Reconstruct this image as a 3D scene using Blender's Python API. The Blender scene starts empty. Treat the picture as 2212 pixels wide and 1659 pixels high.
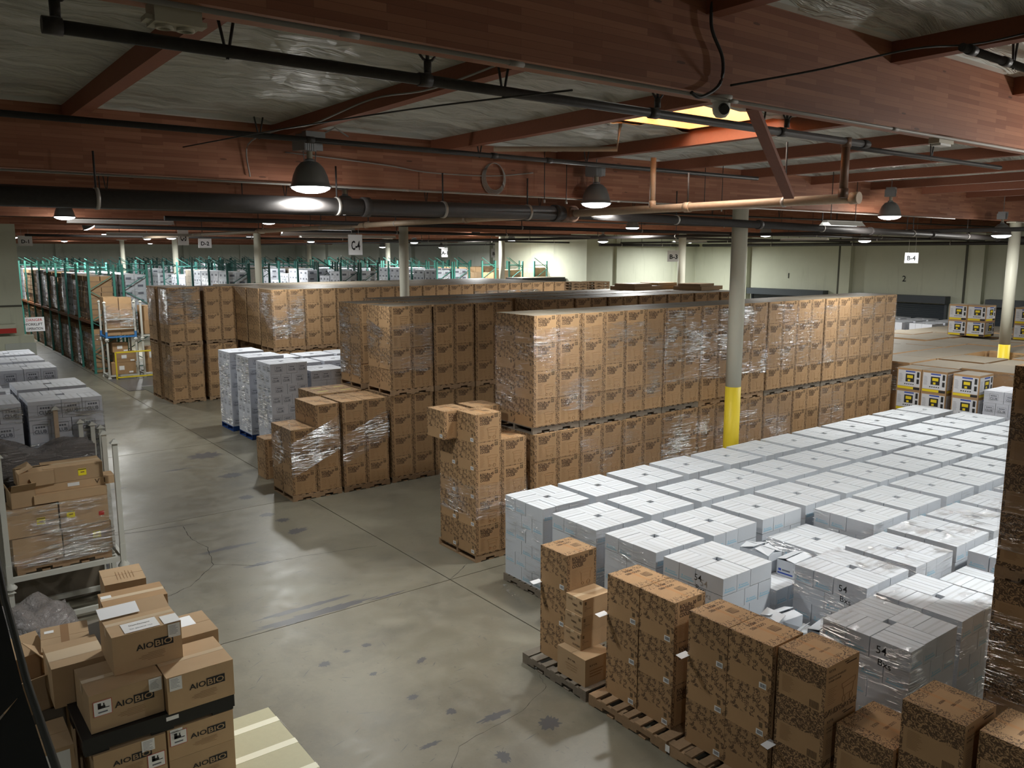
import bpy, bmesh, math, random
from mathutils import Vector, Matrix
random.seed(7)
R = random.random
PI = math.pi
S = bpy.context.scene
COL = S.collection
# ------------------------------------------------------------------ camera, world, exposure
CAMZ = 5.2
cam = bpy.data.cameras.new('camera'); cam.sensor_width = 36; cam.lens = 1774.6 / 2212 * 36
cam.clip_start = 0.05; cam.clip_end = 300
co = bpy.data.objects.new('camera', cam); COL.objects.link(co)
co.location = (0, 0, CAMZ)
co.rotation_euler = (math.radians(90 - 9.105), 0, math.radians(52.793 - 90))
S.camera = co
W = bpy.data.worlds.new('world'); S.world = W; W.use_nodes = True
W.node_tree.nodes['Background'].inputs[0].default_value = (0.75, 0.85, 1.0, 1)
W.node_tree.nodes['Background'].inputs[1].default_value = 1.0
S.view_settings.view_transform = 'Standard'; S.view_settings.look = 'None'
S.view_settings.gamma = 1; S.view_settings.use_curve_mapping = False
S.view_settings.exposure = -0.32
LAMP_W = 330.0      # watts of each lit high-bay
S.cycles.max_bounces = 8; S.cycles.diffuse_bounces = 5; S.cycles.transparent_max_bounces = 24
S.cycles.sample_clamp_indirect = 4.0
S.cycles.caustics_reflective = False; S.cycles.caustics_refractive = False

# ------------------------------------------------------------------ node helpers
def mat(name, rough=0.8, color=(0.5, 0.5, 0.5), metal=0.0, spec=0.3):
    m = bpy.data.materials.new(name); m.use_nodes = True
    b = m.node_tree.nodes['Principled BSDF']
    b.inputs['Base Color'].default_value = (*color, 1)
    b.inputs['Roughness'].default_value = rough
    b.inputs['Metallic'].default_value = metal
    b.inputs['Specular IOR Level'].default_value = spec
    return m
class NT:
    def __init__(s, m):
        s.m = m; s.t = m.node_tree; s.b = s.t.nodes['Principled BSDF']
    def n(s, typ, **kw):
        nd = s.t.nodes.new(typ)
        for k, v in kw.items():
            if k.startswith('i_'):
                key = k[2:]
                key = int(key) if key.isdigit() else key.replace('_', ' ')
                nd.inputs[key].default_value = v
            else: setattr(nd, k, v)
        return nd
    def l(s, a, b): s.t.links.new(a, b)
    def math(s, op, a, b=None, c=None):
        nd = s.n('ShaderNodeMath', operation=op)
        for i, v in enumerate((a, b, c)):
            if v is None: continue
            if isinstance(v, (int, float)): nd.inputs[i].default_value = v
            else: s.l(v, nd.inputs[i])
        return nd.outputs[0]
    def mix(s, f, a, b):
        nd = s.n('ShaderNodeMix', data_type='RGBA')
        if isinstance(f, (int, float)): nd.inputs[0].default_value = f
        else: s.l(f, nd.inputs[0])
        for v, i in ((a, 6), (b, 7)):
            if isinstance(v, tuple): nd.inputs[i].default_value = (*v, 1) if len(v) == 3 else v
            else: s.l(v, nd.inputs[i])
        return nd.outputs[2]
    def noise(s, vec, scale, detail=3, rough=0.55, dist=0.0):
        nd = s.n('ShaderNodeTexNoise', i_Scale=scale, i_Detail=detail, i_Roughness=rough, i_Distortion=dist)
        if vec is not None: s.l(vec, nd.inputs['Vector'])
        return nd.outputs[0]
    def pos(s): return s.n('ShaderNodeNewGeometry').outputs['Position']
    def obj(s): return s.n('ShaderNodeTexCoord').outputs['Object']
    def uv(s): return s.n('ShaderNodeTexCoord').outputs['UV']
    def sep(s, v):
        nd = s.n('ShaderNodeSeparateXYZ'); s.l(v, nd.inputs[0]); return nd.outputs
    def scale(s, v, k):
        nd = s.n('ShaderNodeMapping'); s.l(v, nd.inputs[0]); nd.inputs['Scale'].default_value = k; return nd.outputs[0]
    def ramp(s, f, a, b):
        nd = s.n('ShaderNodeMapRange', clamp=True); s.l(f, nd.inputs[0])
        nd.inputs[1].default_value = a; nd.inputs[2].default_value = b; return nd.outputs[0]
    def rnd(s): return s.n('ShaderNodeObjectInfo').outputs['Random']
    def base(s, c): s.l(c, s.b.inputs['Base Color'])
    def bump(s, h, strength=0.3, dist=0.01):
        nd = s.n('ShaderNodeBump', i_Strength=strength, i_Distance=dist); s.l(h, nd.inputs['Height'])
        s.l(nd.outputs[0], s.b.inputs['Normal'])

KR = (0.42, 0.265, 0.138); KR2 = (0.34, 0.21, 0.106)
INK = (0.055, 0.032, 0.02)
def cardboard(name, c1=KR, c2=KR2, rough=0.75):
    m = mat(name, rough); t = NT(m)
    f = t.noise(t.obj(), 6, 3); c = t.mix(f, c2, c1)
    v = t.n('ShaderNodeHueSaturation'); t.l(c, v.inputs['Color'])
    t.l(t.math('MULTIPLY_ADD', t.rnd(), 0.26, 0.87), v.inputs['Value']); t.base(v.outputs[0])
    return m
def squiggle(t, vec, scale, thr=0.03, cover=0.45):
    a = t.noise(vec, scale, 1, 0.5, 1.6); b = t.math('ABSOLUTE', t.math('SUBTRACT', a, 0.5))
    ln = t.math('LESS_THAN', b, thr)
    k = t.noise(vec, scale * 1.7, 0); k = t.math('GREATER_THAN', k, 1 - cover)
    return t.math('MULTIPLY', ln, k)
def printed(name, kind):
    """kraft carton face with printed squiggle artwork; uv runs 0..1 over the face"""
    m = mat(name, 0.72); t = NT(m)
    o = t.obj(); c = t.mix(t.noise(o, 5, 3), KR2, KR); u, v, _ = t.sep(t.uv())
    sc = t.n('ShaderNodeCombineXYZ'); t.l(u, sc.inputs[0]); t.l(v, sc.inputs[1]); vec = sc.outputs[0]
    lt, gt, mx, mul = 'LESS_THAN', 'GREATER_THAN', 'MAXIMUM', 'MULTIPLY'
    if kind == 'front':
        e = t.math(mx, t.math(lt, u, 0.1), t.math(gt, u, 0.93)); e = t.math(mx, e, t.math(lt, v, 0.035))
        msk = t.math(mul, e, squiggle(t, vec, 13, 0.085, 0.62))
    elif kind == 'side':
        e = t.math(gt, v, 0.36); e = t.math(mx, e, t.math(gt, u, 0.93)); e = t.math(mx, e, t.math(lt, u, 0.05))
        cl = t.math(gt, t.noise(vec, 7.5, 2, 0.5, 0.5), 0.485)
        a_ = t.math('ABSOLUTE', t.math('SUBTRACT', t.noise(vec, 21, 1, 0.5, 0.8), 0.5)); msk = t.math(mul, e, t.math(mul, cl, t.math(lt, a_, 0.085)))
    elif kind == 'dense':
        e = t.math(gt, v, 0.55); e = t.math(mx, e, t.math(lt, v, 0.09)); e = t.math(mx, e, t.math(gt, u, 0.94))
        e = t.math(mx, e, t.math(lt, u, 0.05)); msk = t.math(mul, e, squiggle(t, vec, 12, 0.09, 0.75))
    elif kind == 'densefront':
        e = t.math(lt, v, 0.12); msk = t.math(mul, e, squiggle(t, vec, 12, 0.09, 0.75))
    elif kind == 'densetop':
        ins = t.math(mul, t.math(mul, t.math(gt, u, 0.2), t.math(lt, u, 0.8)), t.math(mul, t.math(gt, v, 0.2), t.math(lt, v, 0.8)))
        msk = t.math(mul, t.math('SUBTRACT', 1.0, ins), squiggle(t, vec, 14, 0.055, 0.68))
    else:
        e = t.math(mx, t.math(lt, v, 0.22), t.math(gt, v, 0.8)); msk = t.math(mul, e, squiggle(t, vec, 11, 0.06, 0.5))
        e2 = t.math(mx, t.math(lt, u, 0.05), t.math(gt, u, 0.95)); msk = t.math(mx, msk, t.math(mul, e2, squiggle(t, vec, 14, 0.07, 0.5)))
    if kind in ('top', 'densetop'):      # packing tape along the seam
        tp = t.math(mul, t.math(gt, u, 0.46), t.math(lt, u, 0.54)); c = t.mix(t.math(mul, tp, 0.5), c, (0.42, 0.2, 0.07))
    hv = t.n('ShaderNodeHueSaturation'); t.l(c, hv.inputs['Color']); t.l(t.math('MULTIPLY_ADD', t.rnd(), 0.22, 0.89), hv.inputs['Value'])
    t.base(t.mix(t.math(mul, msk, 0.85), hv.outputs[0], INK))
    return m
M = {}
M['card'] = cardboard('kraft cardboard')
M['card_front'] = printed('printed front', 'front'); M['card_side'] = printed('printed side', 'side'); M['card_top'] = printed('printed top', 'top')
M['d_side'] = printed('dense side', 'dense'); M['d_front'] = printed('dense front', 'densefront'); M['d_top'] = printed('dense top', 'densetop')
M['tan'] = cardboard('tan cardboard', (0.47, 0.325, 0.19), (0.41, 0.28, 0.16))
M['dust'] = cardboard('dusty cardboard top', (0.20, 0.172, 0.132), (0.145, 0.124, 0.096), 0.55)
M['ink'] = mat('ink', 0.7, INK); M['ink_soft'] = mat('faint ink', 0.7, (0.25, 0.14, 0.065))
M['ink_faint'] = mat('very faint ink', 0.7, (0.33, 0.195, 0.095)); M['logo'] = mat('logo square', 0.7, (0.13, 0.085, 0.045))
M['black_ink'] = mat('black ink', 0.6, (0.02, 0.02, 0.022)); M['label'] = mat('label paper', 0.6, (0.78, 0.78, 0.77))
M['paper'] = mat('paper', 0.7, (0.88, 0.89, 0.91)); M['blue_ink'] = mat('blue ink', 0.6, (0.03, 0.07, 0.35))
M['yellow_label'] = mat('yellow label', 0.6, (0.85, 0.72, 0.03)); M['yellow_faded'] = mat('faded yellow', 0.6, (0.50, 0.42, 0.12)); M['red_ink'] = mat('red ink', 0.6, (0.5, 0.04, 0.03))
M['tape'] = mat('packing tape', 0.35, (0.44, 0.27, 0.12)); M['tape_light'] = mat('worn tape', 0.4, (0.56, 0.43, 0.28))
def white_card(name, c, stripe):
    m = mat(name, 0.55, c); t = NT(m); u, v, _ = t.sep(t.uv())
    nz = t.noise(t.obj(), 4, 2); cc = t.mix(nz, tuple(x * 0.93 for x in c), c)
    if stripe:
        a = t.math('ABSOLUTE', t.math('SUBTRACT', v, 0.5)); b1 = t.math('SUBTRACT', 1.0, t.ramp(t.math('ABSOLUTE', t.math('SUBTRACT', a, 0.14)), 0.02, 0.09))  # soft shadow bands either side of the centre tape, painted into the colour
        b2 = t.math('LESS_THAN', a, 0.012); cc = t.mix(t.math('MULTIPLY', t.math('MAXIMUM', b1, t.math('MULTIPLY', b2, 0.6)), 0.5), cc, (0.36, 0.375, 0.385))
        ed = t.math('MAXIMUM', t.math('GREATER_THAN', a, 0.485), t.math('GREATER_THAN', t.math('ABSOLUTE', t.math('SUBTRACT', u, 0.5)), 0.49)); cc = t.mix(t.math('MULTIPLY', ed, 0.5), cc, (0.33, 0.34, 0.35))
    hv = t.n('ShaderNodeHueSaturation'); t.l(cc, hv.inputs['Color']); t.l(t.math('MULTIPLY_ADD', t.rnd(), 0.1, 0.93), hv.inputs['Value']); t.base(hv.outputs[0])
    return m
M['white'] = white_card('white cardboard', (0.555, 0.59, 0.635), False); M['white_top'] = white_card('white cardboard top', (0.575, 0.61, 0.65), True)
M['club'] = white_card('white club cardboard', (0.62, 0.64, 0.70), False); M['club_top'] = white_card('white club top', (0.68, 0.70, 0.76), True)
M['bluebar'] = mat('pale blue print', 0.6, (0.30, 0.50, 0.62)); M['grey_ink'] = mat('grey ink', 0.6, (0.13, 0.14, 0.17))
def wood(name, c1, c2, rough=0.7, k=(3, 3, 3)):
    m = mat(name, rough); t = NT(m); v = t.scale(t.obj(), k); c = t.mix(t.noise(v, 6, 4, 0.6, 0.8), c2, c1)
    hv = t.n('ShaderNodeHueSaturation'); t.l(c, hv.inputs['Color']); t.l(t.math('MULTIPLY_ADD', t.rnd(), 0.4, 0.8), hv.inputs['Value']); t.base(hv.outputs[0])
    return m
M['pallet'] = wood('pallet wood', (0.37, 0.245, 0.14), (0.21, 0.135, 0.08)); M['pallet_grey'] = wood('grey pallet wood', (0.24, 0.20, 0.155), (0.13, 0.11, 0.085))
M['bluewood'] = wood('blue pallet paint', (0.015, 0.06, 0.22), (0.01, 0.04, 0.16)); M['blackplastic'] = mat('black plastic', 0.35, (0.012, 0.012, 0.014))
def glulam():
    m = mat('glulam beam', 0.62); t = NT(m); p = t.pos(); x, y, z = t.sep(p)
    cb = t.n('ShaderNodeCombineXYZ'); t.l(t.math('ADD', x, y), cb.inputs[0]); t.l(z, cb.inputs[1])
    br = t.n('ShaderNodeTexBrick', offset=0.37, i_Scale=1.0); t.l(cb.outputs[0], br.inputs['Vector'])
    br.inputs['Brick Width'].default_value = 0.62; br.inputs['Row Height'].default_value = 0.042; br.inputs['Mortar Size'].default_value = 0.0008
    br.inputs['Color1'].default_value = (0.37, 0.165, 0.095, 1); br.inputs['Color2'].default_value = (0.235, 0.09, 0.05, 1); br.inputs['Mortar'].default_value = (0.13, 0.05, 0.03, 1)
    g = t.noise(t.scale(p, (1.5, 1.5, 30)), 3, 4); c = t.mix(t.math('MULTIPLY', g, 0.28), br.outputs[0], (0.16, 0.06, 0.035))
    kn = t.n('ShaderNodeTexVoronoi', i_Scale=2.6); t.l(t.scale(p, (0.55, 0.55, 2.6)), kn.inputs['Vector'])
    c = t.mix(t.math('MULTIPLY', t.math('LESS_THAN', kn.outputs['Distance'], 0.07), 0.7), c, (0.07, 0.03, 0.02))
    t.base(c); return m
M['glulam'] = glulam()
M['purlin'] = wood('purlin wood', (0.24, 0.085, 0.045), (0.17, 0.06, 0.033), 0.65, (1, 6, 6))
M['skywood'] = wood('skylight shaft wood', (0.75, 0.38, 0.14), (0.6, 0.27, 0.09))
def insul():
    m = mat('roof insulation', 0.42, spec=0.5); t = NT(m); p = t.pos()
    c = t.mix(t.noise(p, 1.3, 4), (0.42, 0.425, 0.38), (0.60, 0.60, 0.54)); t.base(c)
    w = t.noise(t.scale(p, (0.3, 5.0, 1)), 2.2, 5, 0.6, 0.7); t.bump(w, 1.0, 0.16); return m
M['insul'] = insul(); M['strip'] = mat('pale nailer strip', 0.5, (0.62, 0.63, 0.60))
def concrete():
    m = mat('concrete floor', 0.4, spec=0.55); t = NT(m); p = t.pos()
    a = t.noise(p, 0.35, 4, 0.6); b = t.noise(p, 2.6, 9, 0.78, 0.3); d = t.noise(p, 40, 3)
    c = t.mix(t.ramp(a, 0.35, 0.65), (0.135, 0.122, 0.090), (0.195, 0.178, 0.130)); c = t.mix(t.math('MULTIPLY', t.ramp(b, 0.45, 0.8), 0.55), c, (0.265, 0.245, 0.190))
    c = t.mix(t.math('MULTIPLY', t.ramp(t.noise(t.scale(p, (1, 1, 1)), 0.8, 7, 0.72, 0.3), 0.5, 0.75), 0.6), c, (0.085, 0.082, 0.07))
    sp = t.math('GREATER_THAN', t.noise(t.scale(p, (1, 0.5, 1)), 15, 3, 0.6, 0.5), 0.68); c = t.mix(t.math('MULTIPLY', sp, 0.45), c, (0.08, 0.075, 0.07))
    c = t.mix(t.math('MULTIPLY', d, 0.2), c, (0.14, 0.13, 0.10)); t.base(c)
    r = t.math('MULTIPLY_ADD', t.ramp(b, 0.3, 0.75), 0.22, 0.27); t.l(r, t.b.inputs['Roughness'])
    t.bump(t.noise(p, 9, 5, 0.7), 0.25, 0.006); return m
M['concrete'] = concrete(); M['stain'] = mat('dark floor stain', 0.35, (0.085, 0.083, 0.085), spec=0.5); M['crack'] = mat('floor crack', 0.8, (0.04, 0.036, 0.03))
M['joint'] = mat('joint filler', 0.8, (0.055, 0.045, 0.024))
def wallm(name, c1, c2):
    m = mat(name, 0.7); t = NT(m); p = t.pos(); c = t.mix(t.noise(p, 0.9, 5, 0.65), c1, c2)
    c = t.mix(t.math('MULTIPLY', t.ramp(t.noise(t.scale(p, (3, 3, 0.35)), 1.5, 4), 0.58, 0.8), 0.35), c, tuple(x * 0.6 for x in c1)); t.base(c)
    t.bump(t.noise(p, 5, 4), 0.2, 0.02); return m
M['wall'] = wallm('painted wall', (0.50, 0.52, 0.41), (0.60, 0.62, 0.50)); M['wall_grey'] = wallm('grey wall', (0.46, 0.49, 0.45), (0.54, 0.57, 0.52))
M['col'] = mat('column paint', 0.45, (0.60, 0.59, 0.49)); M['yellow'] = mat('safety yellow', 0.45, (0.75, 0.58, 0.04)); M['trim'] = mat('dark seam', 0.8, (0.1, 0.1, 0.08))
M['door'] = mat('dock door steel', 0.45, (0.045, 0.055, 0.065), spec=0.5)
M['pipe'] = wood('black iron pipe', (0.055, 0.05, 0.048), (0.03, 0.027, 0.026), 0.5); M['rust'] = wood('painted brown pipe', (0.17, 0.10, 0.07), (0.11, 0.065, 0.045), 0.45)
M['cream'] = wood('cream pipe paint', (0.42, 0.33, 0.24), (0.32, 0.24, 0.17), 0.4); M['cable'] = mat('grey cable', 0.5, (0.30, 0.28, 0.26)); M['cable_dark'] = mat('dark cable', 0.5, (0.03, 0.028, 0.027))
M['conduit'] = mat('conduit', 0.4, (0.42, 0.40, 0.37), 0.3); M['beige'] = mat('beige plastic', 0.5, (0.38, 0.35, 0.27)); M['camwhite'] = mat('white plastic', 0.4, (0.62, 0.62, 0.6))
M['lampmetal'] = mat('lamp housing metal', 0.38, (0.22, 0.225, 0.23), 0.5, 0.5); M['lampwhite'] = mat('lamp inside', 0.4, (0.8, 0.8, 0.78))
M['post'] = mat('grey frame paint', 0.45, (0.52, 0.52, 0.47)); M['teal'] = mat('teal rack paint', 0.45, (0.05, 0.20, 0.16)); M['teal_dark'] = mat('dark green rack paint', 0.5, (0.018, 0.075, 0.065))
M['orange'] = mat('rack beam paint', 0.5, (0.35, 0.14, 0.06)); M['bluepaint'] = mat('blue frame paint', 0.5, (0.05, 0.18, 0.42)); M['rail'] = mat('dark railing', 0.45, (0.035, 0.038, 0.034))
M['board'] = wood('primed board', (0.70, 0.67, 0.46), (0.62, 0.59, 0.40), 0.35); M['board_light'] = mat('board stripe', 0.45, (0.90, 0.88, 0.70))
M['genprint'] = mat('generator print white', 0.5, (0.62, 0.63, 0.66)); M['genblack'] = mat('generator print black', 0.5, (0.03, 0.03, 0.03)); M['genyellow'] = mat('generator print yellow', 0.5, (0.75, 0.58, 0.03))
def emis(name, c, s):
    m = mat(name, 0.5, (0.8, 0.8, 0.8)); b = m.node_tree.nodes['Principled BSDF']; b.inputs['Emission Color'].default_value = (*c, 1); b.inputs['Emission Strength'].default_value = s; return m
M['glow'] = emis('lamp lens', (0.93, 0.97, 1.0), 9.0); M['tube'] = emis('fluorescent tube', (0.95, 1.0, 0.95), 3.0); M['sky'] = emis('skylight dome', (1.0, 0.95, 0.86), 32.0)
def film(name, amount, thr=0.62, sc=(1.1, 1.1, 9)):
    m = bpy.data.materials.new(name); m.use_nodes = True; t = m.node_tree; n = t.nodes; n.clear()
    out = n.new('ShaderNodeOutputMaterial'); tr = n.new('ShaderNodeBsdfTransparent'); gl = n.new('ShaderNodeBsdfGlossy'); mx = n.new('ShaderNodeMixShader')
    tr.inputs[0].default_value = (0.96, 0.96, 0.965, 1); gl.inputs['Roughness'].default_value = 0.2; gl.inputs[0].default_value = (1, 1, 1, 1)
    geo = n.new('ShaderNodeNewGeometry'); mp = n.new('ShaderNodeMapping'); mp.inputs['Scale'].default_value = sc; mp.inputs['Rotation'].default_value = (0.30, 0.16, 0)
    nz = n.new('ShaderNodeTexNoise'); nz.inputs['Scale'].default_value = 3.0; nz.inputs['Detail'].default_value = 5; nz.inputs['Distortion'].default_value = 1.2
    bp = n.new('ShaderNodeBump'); bp.inputs['Strength'].default_value = 1.0; bp.inputs['Distance'].default_value = 0.09
    n2 = n.new('ShaderNodeTexNoise'); n2.inputs['Scale'].default_value = 1.5; n2.inputs['Detail'].default_value = 2
    ad = n.new('ShaderNodeMath'); ad.operation = 'ADD'; ml = n.new('ShaderNodeMath'); ml.operation = 'MULTIPLY'; ml.inputs[1].default_value = 0.5
    mr = n.new('ShaderNodeMapRange'); mr.interpolation_type = 'SMOOTHSTEP'
    for i, v in ((1, thr - 0.08), (2, thr + 0.09), (3, 0.03), (4, amount)): mr.inputs[i].default_value = v
    L = t.links.new; L(geo.outputs['Position'], mp.inputs[0]); L(mp.outputs[0], nz.inputs['Vector']); L(geo.outputs['Position'], n2.inputs['Vector'])
    L(nz.outputs[0], bp.inputs['Height']); L(bp.outputs[0], gl.inputs['Normal']); L(nz.outputs[0], ad.inputs[0]); L(n2.outputs[0], ad.inputs[1]); L(ad.outputs[0], ml.inputs[0]); L(ml.outputs[0], mr.inputs[0])
    L(mr.outputs[0], mx.inputs[0]); L(tr.outputs[0], mx.inputs[1]); L(gl.outputs[0], mx.inputs[2]); L(mx.outputs[0], out.inputs[0]); return m
M['film'] = film('stretch film', 0.5, 0.575); M['film_strong'] = film('bunched stretch film', 0.85, 0.54)

# ------------------------------------------------------------------ mesh builder
_txt = {}
def text_geo(s, bold=0.0):
    k = (s, bold)
    if k in _txt: return _txt[k]
    cu = bpy.data.curves.new('t', 'FONT'); cu.body = s; cu.size = 1; cu.resolution_u = 2; cu.offset = bold
    ob = bpy.data.objects.new('t', cu); COL.objects.link(ob)
    me = bpy.data.meshes.new_from_object(ob.evaluated_get(bpy.context.evaluated_depsgraph_get()))
    vs = [tuple(v.co) for v in me.vertices]; fs = [tuple(p.vertices) for p in me.polygons]
    bpy.data.objects.remove(ob); bpy.data.curves.remove(cu); bpy.data.meshes.remove(me)
    xs = [v[0] for v in vs] or [0]; w = (min(xs), max(xs)); _txt[k] = (vs, fs, w); return _txt[k]
class MB:
    def __init__(s): s.v = []; s.f = []; s.m = []; s.uv = []; s.mats = []; s.sm = []
    def mi(s, m):
        if m not in s.mats: s.mats.append(m)
        return s.mats.index(m)
    def face(s, pts, m, uv=None, sm=False):
        b = len(s.v); s.v += [tuple(p) for p in pts]; s.f.append(tuple(range(b, b + len(pts)))); s.m.append(s.mi(m))
        s.uv.append(uv or [(0, 0), (1, 0), (1, 1), (0, 1)][:len(pts)] + [(0.5, 0.5)] * max(0, len(pts) - 4)); s.sm.append(sm)
    def box(s, x0, x1, y0, y1, z0, z1, m, front=None, side=None, top=None, back=None, right=None, bottom=True):
        g = lambda a: a or m
        s.face([(x0, y0, z0), (x1, y0, z0), (x1, y0, z1), (x0, y0, z1)], g(front))
        s.face([(x1, y1, z0), (x0, y1, z0), (x0, y1, z1), (x1, y1, z1)], g(back or front))
        s.face([(x0, y1, z0), (x0, y0, z0), (x0, y0, z1), (x0, y1, z1)], g(side))
        s.face([(x1, y0, z0), (x1, y1, z0), (x1, y1, z1), (x1, y0, z1)], g(right or side))
        s.face([(x0, y0, z1), (x1, y0, z1), (x1, y1, z1), (x0, y1, z1)], g(top))
        if bottom: s.face([(x0, y1, z0), (x1, y1, z0), (x1, y0, z0), (x0, y0, z0)], m)
    def obox(s, c, ax, ay, az, m):       # oriented box: centre, three half-axis vectors
        c = Vector(c); ax = Vector(ax); ay = Vector(ay); az = Vector(az)
        P = lambda i, j, k: c + ax * i + ay * j + az * k
        for q in ([(-1, -1, -1), (1, -1, -1), (1, -1, 1), (-1, -1, 1)], [(1, 1, -1), (-1, 1, -1), (-1, 1, 1), (1, 1, 1)], [(-1, 1, -1), (-1, -1, -1), (-1, -1, 1), (-1, 1, 1)],
                  [(1, -1, -1), (1, 1, -1), (1, 1, 1), (1, -1, 1)], [(-1, -1, 1), (1, -1, 1), (1, 1, 1), (-1, 1, 1)], [(-1, 1, -1), (1, 1, -1), (1, -1, -1), (-1, -1, -1)]):
            s.face([P(*a) for a in q], m)
    def bar(s, a, b, w, h, m):
        a = Vector(a); b = Vector(b); d = (b - a); up = Vector((0, 0, 1)) if abs(d.normalized().z) < 0.95 else Vector((0, 1, 0))
        sx = d.cross(up).normalized() * w / 2; sz = sx.cross(d).normalized() * h / 2; s.obox((a + b) / 2, d / 2, sx, sz, m)
    def tube(s, pts, r, m, n=8, cap=True, closed=False):
        pts = [Vector(p) for p in pts]; rings = []
        for i, p in enumerate(pts):
            a = pts[max(0, i - 1)]; b = pts[min(len(pts) - 1, i + 1)]
            if closed: a = pts[i - 1]; b = pts[(i + 1) % len(pts)]
            d = (b - a).normalized(); up = Vector((0, 0, 1)) if abs(d.z) < 0.9 else Vector((1, 0, 0))
            x = d.cross(up).normalized(); y = x.cross(d)
            rr = r[i] if isinstance(r, (list, tuple)) else r
            rings.append([p + (x * math.cos(2 * PI * k / n) + y * math.sin(2 * PI * k / n)) * rr for k in range(n)])
        b0 = len(s.v)
        for rg in rings: s.v += [tuple(q) for q in rg]
        L = len(rings)
        for i in range(L if closed else L - 1):
            j = (i + 1) % L
            for k in range(n):
                k2 = (k + 1) % n; s.f.append((b0 + i * n + k, b0 + i * n + k2, b0 + j * n + k2, b0 + j * n + k)); s.m.append(s.mi(m)); s.uv.append([(0, 0), (1, 0), (1, 1), (0, 1)]); s.sm.append(True)
        if cap and not closed:
            for i in (0, L - 1):
                ids = [b0 + i * n + k for k in range(n)]; s.f.append(tuple(ids if i else ids[::-1])); s.m.append(s.mi(m)); s.uv.append([(0.5, 0.5)] * n); s.sm.append(False)
    def lathe(s, prof, m, n=20, c=(0, 0, 0)):
        b0 = len(s.v)
        for r, z in prof:
            s.v += [(c[0] + r * math.cos(2 * PI * k / n), c[1] + r * math.sin(2 * PI * k / n), c[2] + z) for k in range(n)]
        for i in range(len(prof) - 1):
            for k in range(n):
                k2 = (k + 1) % n; s.f.append((b0 + i * n + k, b0 + i * n + k2, b0 + (i + 1) * n + k2, b0 + (i + 1) * n + k)); s.m.append(s.mi(m)); s.uv.append([(0, 0)] * 4); s.sm.append(True)
    def disc(s, c, r, m, n=18, ny=None, up=True):
        pts = [(c[0] + r * math.cos(2 * PI * k / n), c[1] + (ny or r) * math.sin(2 * PI * k / n), c[2]) for k in range(n)]
        s.face(pts if up else pts[::-1], m, [(0.5, 0.5)] * n)
    def text(s, st, o, ux, uy, size, m, align='l', bold=0.0, width=None):
        vs, fs, (a, b) = text_geo(st, bold); o = Vector(o); ux = Vector(ux); uy = Vector(uy); k = size
        kx = (width / (b - a)) if width else k
        off = -a if align == 'l' else -(a + b) / 2; b0 = len(s.v)
        s.v += [tuple(o + ux * ((v[0] + off) * kx) + uy * (v[1] * k)) for v in vs]
        for f in fs: s.f.append(tuple(i + b0 for i in f)); s.m.append(s.mi(m)); s.uv.append([(0, 0)] * len(f)); s.sm.append(False)
    def rect(s, o, ux, uy, x0, x1, y0, y1, m):
        o = Vector(o); ux = Vector(ux); uy = Vector(uy); s.face([o + ux * x0 + uy * y0, o + ux * x1 + uy * y0, o + ux * x1 + uy * y1, o + ux * x0 + uy * y1], m)
    def mesh(s, name):
        me = bpy.data.meshes.new(name); me.from_pydata(s.v, [], s.f)
        for m in s.mats: me.materials.append(m)
        me.polygons.foreach_set('material_index', s.m); me.polygons.foreach_set('use_smooth', s.sm)
        ul = me.uv_layers.new(name='UV'); flat = []
        for u in s.uv:
            for c in u: flat += [c[0], c[1]]
        ul.data.foreach_set('uv', flat); me.update(); return me
    def build(s, name, parent=None, loc=None): return put(name, s.mesh(name), parent, loc)
def put(name, me, parent=None, loc=None, rz=0.0):
    o = bpy.data.objects.new(name, me); COL.objects.link(o)
    if parent: o.parent = parent
    if loc: o.location = loc
    if rz: o.rotation_euler = (0, 0, rz)
    return o
def tag(o, label=None, cat=None, group=None, kind=None):
    for k, v in (('label', label), ('category', cat), ('group', group), ('kind', kind)):
        if v: o[k] = v
    return o
def empty(name, loc=(0, 0, 0), rz=0.0):
    o = bpy.data.objects.new(name, None); COL.objects.link(o); o.location = loc; o.rotation_euler = (0, 0, rz); o.empty_display_size = 0.1; return o
ORD = ['first', 'second', 'third', 'fourth', 'fifth', 'sixth', 'seventh', 'eighth', 'ninth', 'tenth', 'eleventh', 'twelfth', 'thirteenth', 'fourteenth', 'fifteenth', 'sixteenth', 'seventeenth', 'eighteenth', 'nineteenth', 'twentieth', 'twenty-first', 'twenty-second', 'twenty-third', 'twenty-fourth', 'twenty-fifth', 'twenty-sixth', 'twenty-seventh', 'twenty-eighth', 'twenty-ninth', 'thirtieth', 'thirty-first', 'thirty-second']
X3, Y3, Z3 = Vector((1, 0, 0)), Vector((0, 1, 0)), Vector((0, 0, 1))

# ================================================================== THE SETTING
ROOFZ = 7.3
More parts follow.
